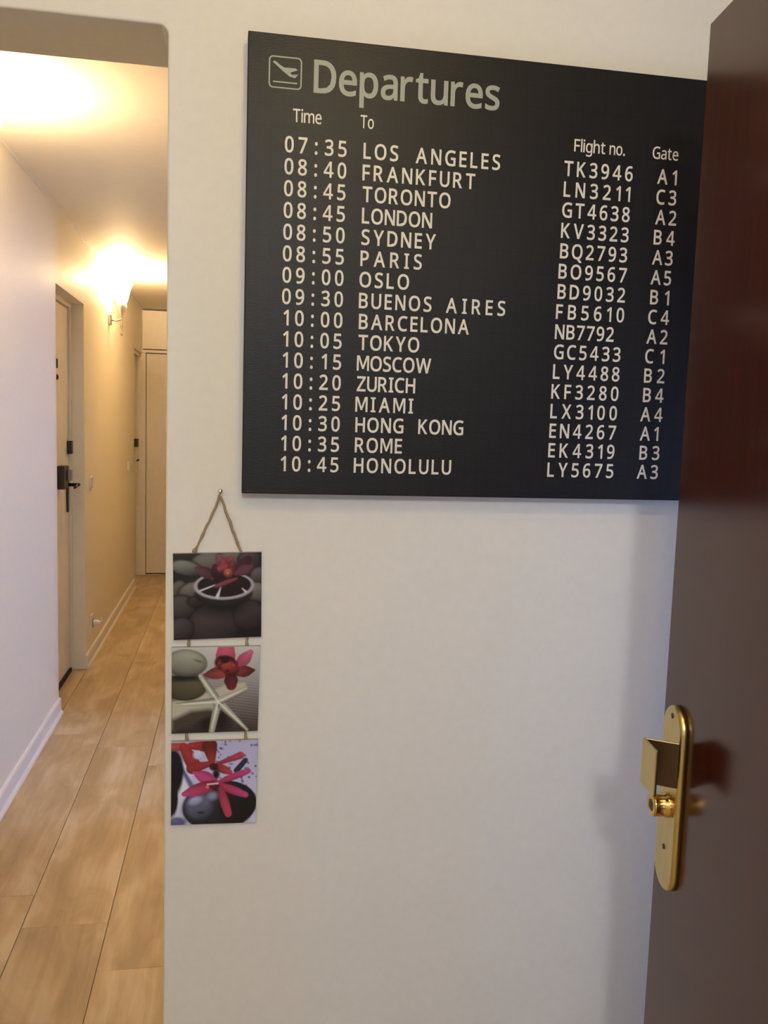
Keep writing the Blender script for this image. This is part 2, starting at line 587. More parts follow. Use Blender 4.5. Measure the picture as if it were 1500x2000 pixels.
# ------------------------------------------------------------------ switches and outlet
def rocker(y, z, label):
    r = empty('light_switch', (XL, y, z))
    bm = bmesh.new()
    prism(bm, [(y + 0.040 * max(-1, min(1, 1.25 * math.cos(a))), z + 0.040 * max(-1, min(1, 1.25 * math.sin(a)))) for a in [i * PI / 12 for i in range(24)]],
          'x', XL + 0.0002, XL + 0.012)
    link('switch_plate', bm, 'plastic', r, bevel=0.003)
    boxes('rocker', [(XL + 0.0125, XL + 0.0175, y - 0.026, y + 0.026, z - 0.026, z + 0.026)], 'plastic', r, bevel=0.003)
    boxes('shadow_gap', [(XL + 0.0121, XL + 0.0129, y - 0.030, y + 0.030, z - 0.030, z + 0.030)], 'grey_plastic', r)
    settle(r)
    return tag(r, label, 'switch', 'light switches on the hallway wall')


rocker(5.37, 1.089, 'near light switch just past the recessed front door')
rocker(7.22, 1.085, 'far light switch beside the second recessed door')
r = empty('wall_outlet', (XL, 5.36, 0.222))
boxes('outlet_plate', [(XL + 0.0002, XL + 0.012, 5.315, 5.405, 0.16, 0.285)], 'plastic', r, bevel=0.004)
bm = bmesh.new()
lathe(bm, [(0.030, 0), (0.030, 0.004), (0.022, 0.004), (0.021, 0.001), (0, 0.001)], 20,
      Matrix.Translation((XL + 0.0125, 5.36, 0.232)) @ Matrix.Rotation(PI / 2, 4, 'Y'))
link('socket', bm, 'grey_plastic', r)
settle(r)
tag(r, 'white wall outlet above the far baseboard', 'outlet')
pg = empty('plug', (XL + 0.013, 5.36, 0.232))
bm = bmesh.new()
lathe(bm, [(0.019, 0.005), (0.019, 0.022), (0.013, 0.040), (0.008, 0.050), (0, 0.050)], 16,
      Matrix.Translation((XL + 0.0125, 5.36, 0.232)) @ Matrix.Rotation(PI / 2, 4, 'Y'))
link('plug_body', bm, 'plastic', pg, smooth=True)
bm = bmesh.new()
tube(bm, [(XL + 0.060, 5.36, 0.232), (XL + 0.067, 5.362, 0.245), (XL + 0.060, 5.37, 0.262)], 0.004, 8)
link('cable_stub', bm, 'plastic', pg, smooth=True)
settle(pg)
tag(pg, 'small white plug in the wall outlet by the baseboard', 'plug')


# ------------------------------------------------------------------ wall sconces
def sconce(y, label, power=1.0):
    r = empty('wall_sconce', (XL, y, 2.15))
    xs = XL + 0.085
    bm = bmesh.new()
    bx(bm, XL + 0.0002, XL + 0.018, y - 0.03, y + 0.03, 2.105, 2.175)
    link('wall_plate', bm, 'steel', r, bevel=0.004)
    bm = bmesh.new()
    tube(bm, [(XL + 0.018, y, 2.14), (XL + 0.05, y, 2.135), (xs, y, 2.150)], 0.006, 10)
    link('arm', bm, 'steel', r, smooth=True)
    bm = bmesh.new()
    lathe(bm, [(0, 2.035), (0.005, 2.04), (0.007, 2.052), (0.003, 2.062), (0.004, 2.08), (0.011, 2.098), (0.006, 2.12), (0.007, 2.17), (0.020, 2.20),
               (0.026, 2.235), (0.026, 2.245), (0, 2.245)], 20, Matrix.Translation((xs, y, 0)))
    st = link('stem', bm, 'steel', r, smooth=True)
    bm = bmesh.new()
    prof = [(0.024, 2.247), (0.034, 2.262), (0.046, 2.295), (0.053, 2.33), (0.062, 2.362), (0.075, 2.385)]
    lathe(bm, prof + [(a - 0.003, h + 0.001) for a, h in prof[::-1]], 28, Matrix.Translation((xs, y, 0)))
    link('glass_shade', bm, 'lit_shade', r, smooth=True)
    # a small crystal drop hanging from the arm
    bm = bmesh.new()
    lathe(bm, [(0, 0), (0.006, 0.010), (0.004, 0.024), (0, 0.030)], 8, Matrix.Translation((xs + 0.030, y, 2.218)))
    tube(bm, [(xs + 0.022, y, 2.236), (xs + 0.030, y, 2.250)], 0.0015, 6)
    link('crystal_drop', bm, 'plastic', r, smooth=True)
    settle(r)
    d = bpy.data.lights.new('sconce_bulb', 'POINT')
    d.energy = SCONCE_W * power
    d.color = WARM_HALL
    d.shadow_soft_size = 0.022
    o = bpy.data.objects.new('sconce_bulb', d)
    o.location = (xs, y, 2.385)
    COL.objects.link(o)
    return tag(r, label, 'lamp', 'uplight sconces on the hallway wall')


sconce(6.15, 'lit wall sconce past the front door, steel bracket and glowing shade', 3.4)
sconce(2.84, 'lit wall sconce nearest the opening, cut by the photo edge')

# ceiling lamp of the room behind the camera (lights the board wall)
LX, LY, LZ = -0.05, -1.0, 2.236
cg = empty('ceiling_lamp', (LX, LY, CEIL))
bm = bmesh.new()
lathe(bm, [(0, CEIL - 0.001), (0.05, CEIL - 0.001), (0.045, CEIL - 0.03), (0.006, CEIL - 0.035), (0.006, LZ + 0.078), (0, LZ + 0.078)], 24,
      Matrix.Translation((LX, LY, 0)))
link('ceiling_rose', bm, 'steel', cg, smooth=True)
bm = bmesh.new()
lathe(bm, [(0.08 * math.sin(a), LZ - 0.08 * math.cos(a)) for a in [i * PI / 14 for i in range(15)]], 28, Matrix.Translation((LX, LY, 0)))
link('globe', bm, 'lit_globe', cg, smooth=True)
settle(cg)
tag(cg, 'lit opal globe ceiling lamp behind the viewer', 'lamp')

# small bulb on a rose in the vestibule ceiling, above the view
vl = empty('ceiling_bulb', (0.24, 0.35, CEIL))
bm = bmesh.new()
lathe(bm, [(0, CEIL - 0.001), (0.045, CEIL - 0.001), (0.040, CEIL - 0.018), (0.018, CEIL - 0.024), (0.017, CEIL - 0.035), (0, CEIL - 0.035)], 20,
      Matrix.Translation((0.24, 0.35, 0)))
link('lamp_holder', bm, 'plastic', vl, smooth=True)
bm = bmesh.new()
lathe(bm, [(0.036 * math.sin(a), CEIL - 0.075 - 0.040 * math.cos(a)) for a in [i * PI / 12 for i in range(13)]], 20, Matrix.Translation((0.24, 0.35, 0)))
link('bulb', bm, 'lit_bulb', vl, smooth=True)
settle(vl)
tag(vl, 'bare warm bulb on the ceiling in front of the black sign', 'lamp')

# ------------------------------------------------------------------ departures board
BX0, BX1, BZ0, BZ1 = 0.0125, 0.822, 1.3825, 2.0800
BY0, BY1 = 1.370, 1.3995
bd = empty('departures_board', ((BX0 + BX1) / 2, 1.385, BZ0))


def to_local(o):
    o.location = -Vector(o.parent.location)
    return o


bm = bmesh.new()
bx(bm, BX0, BX1, BY0, BY1, BZ0, BZ1)
panel = to_local(link('panel', bm, 'board', bd, bevel=0.0015))

# outlines of the letters (cap height 1000): sets r = rows, t = title, s = small headings
GLYPHS = {
    'rA': ('138 0 251 294 594 294 709 0 885 0 496 1004 354 1004 -36 0 405 705 415 732 426 768 437 808 425 811 406 829 414 802 422 773 432 744 443 712 539 450 310 450', '4 5 6,4 6 11,11 6 13,13 6 7,11 13 12,14 13 7,4 11 10,15 14 7,16 15 9,9 15 7,4 10 16,16 10 9,4 16 17,8 9 7,4 17 18,19 8 7,4 18 2,2 18 19,2 19 1,1 19 7,4 2 3,0 1 7'),
    'rB': ('465 0 608 18 721 76 794 170 818 294 811 368 787 429 749 476 701 510 646 533 625 528 670 533 734 584 774 655 787 740 761 863 684 944 562 987 402 1000 104 1000 104 0 274 848 405 848 505 840 568 817 601 782 612 726 603 668 576 630 521 605 423 595 274 595 274 446 430 446 536 435 598 405 629 362 640 304 630 241 599 194 540 162 439 151 274 151', '17 18 19,17 19 21,21 19 20,16 17 21,15 16 21,14 15 23,23 15 22,22 15 21,31 21 20,14 23 24,14 24 25,14 25 26,13 14 26,13 26 27,13 27 28,12 13 28,12 28 29,12 29 30,12 30 31,12 31 32,32 31 20,11 12 9,9 12 32,10 11 9,8 9 32,7 8 32,6 7 33,33 7 32,6 33 34,42 32 20,6 34 35,5 6 35,5 35 36,4 5 36,4 36 37,4 37 38,3 4 38,3 38 39,3 39 40,2 3 40,2 40 41,2 41 42,2 42 20,1 2 20,0 1 20'),
    'rC': ('593 -11 657 -4 715 9 788 32 788 186 703 163 649 152 594 144 537 141 402 166 309 236 252 349 233 500 254 652 315 764 410 834 538 858 594 855 648 843 697 827 764 800 834 947 684 999 538 1013 396 997 276 948 180 870 111 766 70 642 56 501 69 357 107 231 172 128 262 50 378 2 517 -13', '22 23 24,21 22 24,21 24 25,21 25 26,20 21 19,19 21 18,18 21 17,17 21 16,16 21 26,16 26 15,15 26 27,14 15 27,14 27 28,13 14 28,12 13 28,12 28 29,12 29 30,11 12 30,11 30 31,10 11 31,9 10 31,9 31 32,3 4 5,8 9 32,3 5 6,3 6 7,3 7 8,3 8 32,3 32 33,3 33 34,2 3 34,1 2 34,1 34 35,0 1 35'),
    'rD': ('396 0 611 31 777 128 881 289 916 509 901 656 855 778 781 874 682 944 561 986 423 1000 104 1000 104 0 274 848 403 848 549 827 652 766 717 662 739 508 648 241 374 152 274 152', '9 10 11,9 11 13,13 11 12,8 9 13,7 8 13,6 7 15,15 7 14,14 7 13,21 13 12,6 15 16,5 6 16,5 16 17,5 17 18,4 5 18,3 4 18,3 18 19,2 3 19,2 19 20,2 20 21,2 21 12,1 2 12,0 1 12'),
    'rE': ('685 0 685 155 274 155 274 445 661 445 661 598 274 598 274 845 685 845 685 1000 104 1000 104 0', '8 9 10,8 10 7,7 10 11,6 7 11,4 5 6,4 6 3,3 6 11,2 3 11,0 1 2,0 2 11'),
    'rF': ('274 0 274 403 660 403 660 558 274 558 274 845 685 845 685 1000 104 1000 104 0', '6 7 8,6 8 5,5 8 9,4 5 9,2 3 4,2 4 1,1 4 9,0 1 9'),
    'rG': ('633 -10 719 -1 799 15 895 42 895 551 517 551 517 395 726 395 726 158 708 154 668 147 621 142 565 140 455 152 371 185 309 238 266 310 240 398 231 499 254 651 320 763 425 834 568 858 631 855 692 843 750 826 825 797 890 947 801 980 730 998 654 1010 573 1013 424 998 296 950 193 873 118 770 72 645 56 500 70 355 111 229 180 126 275 49 394 2 536 -13', '30 31 32,29 30 32,28 29 32,28 32 33,27 28 33,27 33 34,26 27 25,25 27 24,24 27 23,23 27 22,22 27 34,22 34 21,21 34 35,20 21 35,20 35 36,19 20 36,18 19 36,18 36 37,3 4 7,7 4 5,7 5 6,18 37 38,17 18 38,16 17 38,3 7 8,16 38 39,15 16 39,14 15 39,14 39 40,13 14 40,3 8 9,3 9 10,12 13 40,3 10 11,3 11 12,3 12 40,3 40 41,3 41 42,2 3 42,1 2 42,1 42 43,0 1 43'),
    'rH': ('274 0 274 443 711 443 711 0 881 0 881 1000 711 1000 711 598 274 598 274 1000 104 1000 104 0', '4 5 6,4 6 7,8 9 10,8 10 11,4 7 2,2 7 8,2 8 1,1 8 11,4 2 3,0 1 11'),
    'rI': ('421 0 421 114 310 139 310 860 421 886 421 1000 28 1000 28 886 140 860 140 139 28 114 28 0', '4 5 6,4 6 7,3 4 7,3 7 8,2 3 8,2 8 9,2 9 10,1 2 10,0 1 10,0 10 11'),
    'rK': ('274 0 274 382 342 442 670 0 864 5 465 560 850 993 658 1000 394 704 353 659 312 614 272 569 265 548 274 1000 104 1000 104 0', '6 7 8,12 13 14,12 14 15,5 6 8,5 8 9,5 9 10,5 10 11,5 11 12,4 5 12,4 12 2,2 12 1,1 12 15,4 2 3,0 1 15'),
    'rL': ('689 0 689 156 274 156 274 1000 104 1000 104 0', '2 3 4,2 4 5,0 1 2,0 2 5'),
    'rM': ('0 0 0 1000 225 1000 490 340 755 1000 980 1000 980 0 825 0 825 780 550 120 430 120 155 780 155 0', '0 1 11,11 1 2,11 2 3,3 4 5,3 5 8,8 5 6,0 11 12,10 11 3,3 8 9,7 8 6,10 3 9'),
    'rN': ('0 0 0 1000 195 1000 655 270 655 1000 810 1000 810 0 615 0 155 730 155 0', '0 1 2,0 2 8,8 2 3,3 4 5,3 5 6,0 8 9,7 8 3,7 3 6'),
    'rO': ('659 3 775 51 866 130 931 233 970 358 983 501 970 644 931 769 866 873 775 951 659 999 522 1015 379 999 262 950 170 872 106 769 69 644 56 503 69 360 106 234 170 130 262 51 379 3 521 -13 391 164 304 234 251 348 233 501 251 655 304 767 392 836 522 860 651 836 737 767 789 655 807 501 789 348 737 234 650 164 520 140', '10 11 12,9 10 12,9 12 13,8 9 13,8 13 14,7 8 32,32 8 31,31 8 14,31 14 30,30 14 15,7 32 33,29 30 15,6 7 33,29 15 16,6 33 34,28 29 16,6 34 35,27 28 16,27 16 17,5 6 35,27 17 18,4 5 35,4 35 36,26 27 18,26 18 19,3 4 36,25 26 19,3 36 37,24 25 19,24 19 20,3 37 38,2 3 38,39 24 20,2 38 39,2 39 20,2 20 21,1 2 21,0 1 21,0 21 22,23 0 22'),
    'rP': ('274 0 274 370 359 370 491 381 595 415 672 468 724 537 753 614 762 696 740 824 669 921 549 981 382 1000 104 1000 104 0 274 848 369 848 473 837 539 807 576 760 588 690 574 611 532 562 457 533 344 522 274 522', '11 12 13,11 13 15,15 13 14,10 11 15,9 10 16,16 10 15,9 16 17,25 15 14,9 17 18,8 9 18,8 18 19,8 19 20,7 8 20,7 20 21,6 7 21,6 21 22,6 22 23,5 6 23,5 23 24,5 24 25,5 25 1,1 25 14,4 5 1,3 4 1,2 3 1,0 1 14'),
    'rQ': ('950 -219 722 29 818 81 910 192 965 334 983 501 970 644 931 769 866 873 775 951 659 999 522 1015 379 999 262 950 170 872 106 769 69 644 56 503 69 360 106 234 170 130 262 51 379 3 516 -12 727 -226 391 164 304 234 251 348 233 501 251 655 304 767 392 836 522 860 651 836 737 767 789 655 807 501 789 348 737 234 650 164 520 140', '10 11 12,9 10 12,9 12 13,8 9 13,8 13 14,7 8 33,33 8 32,32 8 14,32 14 31,31 14 15,7 33 34,30 31 15,6 7 34,30 15 16,6 34 35,29 30 16,6 35 36,28 29 16,28 16 17,5 6 36,28 17 18,5 36 37,27 28 18,4 5 37,27 18 19,26 27 19,4 37 38,3 4 38,25 26 19,25 19 20,3 38 39,2 3 39,40 25 20,2 39 40,2 40 20,2 20 21,1 2 21,1 21 22,0 1 23,23 1 22,0 23 24'),
    'rR': ('274 0 274 393 424 393 654 0 847 3 583 439 605 449 653 478 696 517 732 567 755 630 762 706 740 834 669 928 552 983 393 1000 104 1000 104 0 274 847 384 847 480 837 542 812 576 769 589 700 577 631 544 584 484 554 390 543 274 543', '14 15 16,14 16 18,18 16 17,13 14 18,12 13 19,19 13 18,12 19 20,28 18 17,12 20 21,11 12 21,11 21 22,11 22 23,10 11 23,10 23 24,10 24 25,9 10 25,9 25 26,8 9 26,8 26 27,8 27 28,8 28 1,1 28 17,7 8 1,6 7 1,5 6 1,4 5 2,2 5 1,4 2 3,0 1 17'),
    'rS': ('476 5 592 62 668 156 693 278 685 353 660 416 619 466 564 508 497 544 418 576 350 604 299 629 264 653 242 678 230 707 226 744 235 791 262 826 310 850 381 859 439 855 495 845 549 829 623 801 677 950 597 980 532 998 461 1010 383 1013 295 1006 216 982 149 944 98 890 66 824 55 746 72 639 123 555 206 492 315 441 392 412 447 385 485 359 507 334 519 305 523 270 512 216 479 177 421 150 333 140 262 144 193 157 129 174 43 207 43 40 112 14 177 -1 250 -10 330 -13', '27 28 29,26 27 29,26 29 30,25 26 30,25 30 31,24 25 31,23 24 22,22 24 21,21 24 31,21 31 20,20 31 32,20 32 19,19 32 33,18 19 33,17 18 33,16 17 33,16 33 34,15 16 34,15 34 35,14 15 35,13 14 35,12 13 35,11 12 35,11 35 36,10 11 36,9 10 36,8 9 36,8 36 37,7 8 37,6 7 37,6 37 38,5 6 38,5 38 39,4 5 39,4 39 40,4 40 41,4 41 42,3 4 42,3 42 43,3 43 44,2 3 44,2 44 45,2 45 46,51 52 53,2 46 47,50 51 53,49 50 53,1 2 47,1 47 48,48 49 53,1 48 53,0 1 53,0 53 54,0 54 55,57 0 55,57 55 56'),
    'rT': ('455 0 455 845 750 845 750 1000 -11 1000 -11 845 285 845 285 0', '2 3 4,2 4 5,1 2 5,0 1 6,6 1 5,0 6 7'),
    'rU': ('603 -1 702 35 780 94 834 171 866 261 877 359 877 1000 709 1000 709 362 695 270 657 201 591 156 488 140 388 155 320 197 279 265 264 361 264 1000 95 1000 95 361 119 211 194 90 317 12 481 -14', '5 6 7,5 7 8,16 17 18,16 18 19,5 8 9,16 19 20,15 16 20,4 5 9,4 9 10,14 15 20,3 4 10,14 20 21,3 10 11,13 14 21,2 3 11,2 11 12,12 13 21,2 12 21,1 2 21,1 21 22,0 1 22,0 22 23'),
    'rV': ('477 0 834 1000 655 1000 436 376 416 318 399 263 386 212 399 202 413 212 399 263 383 317 363 374 143 1000 -35 1000 322 0', '0 1 2,0 2 3,11 12 13,11 13 14,0 3 4,10 11 14,0 4 5,9 10 14,0 5 8,8 5 6,8 9 6,6 9 14,7 6 14,0 8 7,0 7 14'),
    'rW': ('407 0 592 637 609 697 624 756 633 802 614 783 599 788 607 755 616 718 627 680 638 641 828 0 987 0 1253 1000 1076 1000 925 402 910 340 897 281 886 224 902 213 919 223 907 281 892 343 874 404 695 1000 534 1000 361 408 344 348 330 287 318 227 334 213 351 225 340 281 328 340 313 401 160 1000 -16 1000 248 0', '12 13 14,12 14 15,23 24 25,23 25 4,4 25 6,6 25 26,34 35 36,34 36 37,23 4 3,5 4 6,7 6 26,23 3 8,8 3 2,8 7 26,23 8 9,2 8 26,1 2 26,23 9 10,23 10 11,0 1 26,0 26 27,22 23 11,12 15 16,33 34 37,0 27 32,32 27 28,21 22 17,17 22 11,12 16 21,21 16 17,32 33 28,28 33 37,29 28 37,0 32 31,12 21 20,18 17 11,30 29 37,0 31 30,19 18 11,12 20 19,0 30 37,12 19 11'),
    'rX': ('146 0 387 393 625 0 814 3 487 522 791 996 612 1000 391 647 172 1000 -14 997 291 520 -34 3', '5 6 7,7 8 9,7 9 10,4 5 7,4 7 10,3 4 10,3 10 1,1 10 11,3 1 2,0 1 11'),
    'rY': ('461 0 461 387 792 998 609 1000 377 553 145 1000 -38 998 292 382 292 0', '2 3 4,4 5 6,4 6 7,1 2 4,1 4 7,0 1 7,0 7 8'),
    'rZ': ('734 0 734 156 235 152 721 877 721 1000 42 1000 42 844 512 848 26 123 26 0', '3 4 5,3 5 6,2 3 7,7 3 6,2 7 8,0 1 2,0 2 8,0 8 9'),
    'r0': ('490 2 579 51 644 128 688 231 713 356 721 502 701 713 639 875 531 980 380 1015 269 999 181 952 116 874 73 772 48 647 40 501 60 291 120 128 227 21 378 -14 301 158 249 220 218 334 207 501 218 667 249 781 301 844 379 864 457 844 509 781 542 667 553 501 542 334 509 220 457 157 379 137', '8 9 10,8 10 11,7 8 11,7 11 12,6 7 28,28 7 27,27 7 12,27 12 26,26 12 13,6 28 29,25 26 13,24 25 13,6 29 30,24 13 14,5 6 30,23 24 14,5 30 31,23 14 15,4 5 31,22 23 15,4 31 32,22 15 16,3 4 32,21 22 16,3 32 33,21 16 17,2 3 33,20 21 17,2 33 34,35 20 17,2 34 35,2 35 17,1 2 17,1 17 18,0 1 18,0 18 19'),
    'r1': ('497 0 497 1000 367 1000 84 780 176 662 297 761 321 782 341 799 360 816 344 812 336 818 335 782 334 741 333 689 333 0', '0 1 2,0 2 8,8 2 10,10 2 3,8 10 9,11 10 3,0 8 7,0 7 11,11 7 6,0 11 12,6 11 3,5 6 3,5 3 4,0 12 13,0 13 14'),
    'r2': ('717 0 717 156 253 151 428 315 497 385 557 452 607 518 646 586 670 658 679 737 658 851 593 940 493 996 367 1013 275 1005 193 979 122 941 39 882 132 765 204 815 254 842 306 858 365 864 425 855 470 829 499 788 509 728 503 673 486 621 457 571 415 517 361 458 295 391 39 132 39 0', '12 13 14,12 14 15,11 12 15,11 15 16,11 16 17,10 11 17,10 17 22,22 17 21,21 17 20,20 17 19,19 17 18,10 22 23,10 23 24,9 10 24,9 24 25,9 25 26,8 9 26,8 26 27,8 27 28,7 8 28,7 28 29,6 7 29,6 29 30,5 6 30,5 30 31,5 31 32,4 5 32,4 32 33,3 4 33,2 3 33,0 1 2,0 2 33,0 33 34'),
    'r3': ('440 -4 538 25 614 71 668 135 700 211 711 295 695 389 648 466 570 518 504 525 553 531 622 584 667 658 681 753 661 856 601 941 500 996 363 1013 267 1006 182 983 110 949 30 896 117 777 189 820 240 844 296 860 363 865 427 857 474 833 502 796 511 745 498 683 460 634 394 602 297 590 180 590 180 441 296 441 404 431 480 405 523 362 538 297 526 229 490 179 425 147 322 135 260 139 195 151 130 170 35 210 35 47 112 15 178 -2 247 -10 321 -13', '16 17 18,16 18 19,15 16 19,15 19 20,15 20 21,14 15 21,14 21 26,26 21 25,25 21 24,24 21 23,23 21 22,14 26 27,14 27 28,13 14 28,13 28 29,13 29 30,12 13 30,12 30 31,12 31 32,11 12 32,11 32 33,11 33 34,11 34 35,11 35 36,10 11 9,9 11 36,8 9 36,7 8 36,6 7 38,38 7 37,37 7 36,6 38 39,6 39 40,5 6 40,5 40 41,5 41 42,4 5 42,4 42 43,3 4 43,48 49 50,3 43 44,47 48 50,46 47 50,3 44 45,45 46 50,3 45 50,2 3 50,1 2 50,1 50 51,0 1 51,0 51 52,0 52 53,54 0 53'),
    'r4': ('450 0 450 220 0 220 0 345 440 1000 610 1000 610 355 750 355 750 220 610 220 610 0 160 355 450 355 450 790', '3 4 5,3 5 13,13 5 6,3 13 11,12 13 6,3 11 12,3 12 6,3 6 7,3 7 8,2 3 8,1 2 8,0 1 9,9 1 8,0 9 10'),
    'r5': ('487 9 609 77 686 187 711 328 687 457 616 554 505 613 367 633 320 631 278 627 243 622 247 623 265 844 644 844 644 1000 120 1000 81 514 160 463 203 472 246 478 289 483 327 484 427 473 492 440 528 389 541 316 526 235 485 181 419 148 331 136 270 140 206 152 146 171 60 212 59 47 124 18 187 0 257 -10 331 -13', '13 14 15,13 15 12,12 15 16,11 12 10,10 12 16,6 7 8,6 8 9,6 9 10,6 10 16,5 6 16,4 5 16,4 16 21,21 16 20,20 16 19,19 16 18,18 16 17,4 21 22,4 22 23,3 4 23,3 23 24,3 24 25,2 3 25,2 25 26,2 26 27,32 33 34,1 2 27,1 27 28,31 32 34,30 31 34,1 28 29,29 30 34,1 29 34,0 1 34,0 34 35,0 35 36,38 0 36,38 36 37'),
    'r6': ('530 9 635 79 702 189 724 331 704 462 641 562 544 625 424 645 340 636 271 609 218 570 212 549 222 581 234 650 254 711 282 764 320 807 369 840 432 861 512 868 540 867 568 864 595 860 650 844 650 996 605 1007 573 1011 539 1013 508 1013 381 1001 277 963 196 902 135 825 93 735 67 637 53 535 48 430 60 296 94 185 148 98 220 36 304 -1 397 -14 341 143 297 167 263 203 237 249 222 301 217 353 222 388 239 422 266 454 302 480 347 497 399 503 470 491 518 458 548 404 558 331 546 241 512 181 462 147 395 135', '27 28 29,26 27 29,25 26 29,24 25 29,24 29 30,23 24 30,23 30 22,22 30 21,21 30 31,21 31 20,20 31 19,19 31 18,18 31 32,17 18 32,16 17 32,16 32 33,15 16 33,14 15 33,14 33 34,13 14 34,12 13 34,6 7 8,12 34 35,6 8 9,5 6 9,5 9 10,11 12 35,5 10 11,4 5 11,4 11 54,54 11 35,54 35 53,53 35 36,4 54 55,52 53 36,4 55 56,51 52 36,3 4 56,3 56 57,50 51 36,50 36 37,49 50 37,3 57 58,48 49 37,47 48 37,2 3 58,2 58 59,46 47 37,46 37 38,45 46 38,2 59 60,44 45 38,1 2 60,44 38 39,1 60 61,43 44 39,1 61 62,62 43 39,1 62 39,1 39 40,0 1 40,0 40 41,42 0 41'),
    'r7': ('326 0 721 879 721 1000 34 1000 34 844 533 845 143 1', '1 2 3,1 3 4,0 1 5,5 1 4,0 5 6'),
    'r8': ('519 5 627 62 697 153 720 270 712 338 688 395 651 444 605 484 552 519 528 529 544 534 590 567 630 605 662 649 682 701 689 762 667 870 600 950 500 998 380 1013 298 1006 225 985 162 949 113 900 81 837 71 762 84 674 125 603 182 546 218 524 199 516 150 482 106 441 71 392 48 334 40 266 63 149 132 59 241 4 384 -14 350 617 310 639 278 662 255 688 240 719 235 756 245 805 273 839 319 861 378 869 440 861 486 839 514 805 523 757 513 703 483 661 435 627 384 601 299 140 246 170 215 212 205 266 215 324 244 371 296 412 361 446 371 443 450 406 509 366 544 322 555 269 544 213 512 170 459 140 381 130', '18 19 20,18 20 21,17 18 21,17 21 22,16 17 22,16 22 23,16 23 49,49 23 24,15 16 50,50 16 49,48 49 24,47 48 24,15 50 51,15 51 52,46 47 24,46 24 25,15 52 53,45 46 25,45 25 26,14 15 53,14 53 54,44 45 26,43 44 26,14 54 55,13 14 55,42 43 26,42 26 27,41 42 27,13 55 56,12 13 56,40 41 27,12 56 57,57 40 27,11 12 57,57 27 28,11 57 28,10 11 28,10 28 29,9 10 29,8 9 29,8 29 30,7 8 30,7 30 31,6 7 31,6 31 65,65 31 32,6 65 66,64 65 32,5 6 66,5 66 67,64 32 33,63 64 33,5 67 68,4 5 68,63 33 34,62 63 34,4 68 69,3 4 69,62 34 35,61 62 35,3 69 70,2 3 70,2 70 71,61 35 36,60 61 36,2 71 72,59 60 36,2 72 73,58 59 36,1 2 73,58 36 37,74 58 37,1 73 74,1 74 37,0 1 37,0 37 38,39 0 38'),
    'r9': ('383 -1 488 37 569 98 630 175 672 265 699 363 712 465 717 570 706 704 672 814 618 901 547 964 463 1001 370 1013 278 1003 198 972 132 920 82 851 52 766 42 667 62 537 124 438 220 375 339 355 424 364 493 391 546 430 553 449 543 418 531 350 511 288 483 235 445 193 396 160 333 139 253 132 195 136 111 156 111 5 157 -5 191 -10 226 -12 256 -13 293 509 246 542 217 595 207 669 219 758 254 818 305 853 370 865 424 857 468 833 503 796 528 750 544 698 549 647 543 612 527 578 500 546 463 520 418 503 365 497', '12 13 14,12 14 15,11 12 15,11 15 16,10 11 16,10 16 17,9 10 51,51 10 50,50 10 17,49 50 17,9 51 52,48 49 17,48 17 18,9 52 53,47 48 18,8 9 53,8 53 54,47 18 19,46 47 19,8 54 55,7 8 55,7 55 56,45 46 19,45 19 20,7 56 57,7 57 58,44 45 20,7 58 59,6 7 59,6 59 60,43 44 20,43 20 21,6 60 61,62 43 21,6 61 62,6 62 21,5 6 27,27 6 21,5 27 28,26 27 21,26 21 22,25 26 22,5 28 29,24 25 22,24 22 23,4 5 29,4 29 30,4 30 31,3 4 31,3 31 32,3 32 33,2 3 33,2 33 34,36 37 38,2 34 35,35 36 38,2 35 38,1 2 38,0 1 38,0 38 39,42 0 39,42 39 40,42 40 41'),
    'r:': ('218 558 254 579 278 616 286 666 278 718 254 756 217 776 177 782 138 776 102 755 78 718 71 666 78 616 102 579 137 558 177 551 218 -12 254 9 278 46 286 97 278 148 253 185 217 205 177 211 138 205 102 184 78 148 71 97 78 47 102 9 137 -12 177 -19', '6 7 8,5 6 8,5 8 9,4 5 9,4 9 10,3 4 10,3 10 11,3 11 12,2 3 12,2 12 13,1 2 13,1 13 14,0 1 14,0 14 15,22 23 24,21 22 24,21 24 25,20 21 25,20 25 26,19 20 26,19 26 27,19 27 28,18 19 28,18 28 29,17 18 29,17 29 30,16 17 30,16 30 31'),
    'tD': ('396 0 545 14 673 57 778 128 855 229 901 356 916 509 910 609 890 699 856 778 810 845 752 901 683 944 605 975 518 994 424 1000 106 1000 106 0 273 850 404 850 507 840 589 813 655 767 702 703 732 616 742 507 701 307 582 191 376 150 273 150', '14 15 16,14 16 18,18 16 17,13 14 18,12 13 18,11 12 18,10 11 19,19 11 18,10 19 20,29 18 17,9 10 20,9 20 21,9 21 22,8 9 22,8 22 23,8 23 24,7 8 24,7 24 25,6 7 25,5 6 25,5 25 26,4 5 26,4 26 27,3 4 27,3 27 28,3 28 29,3 29 17,2 3 17,1 2 17,0 1 17'),
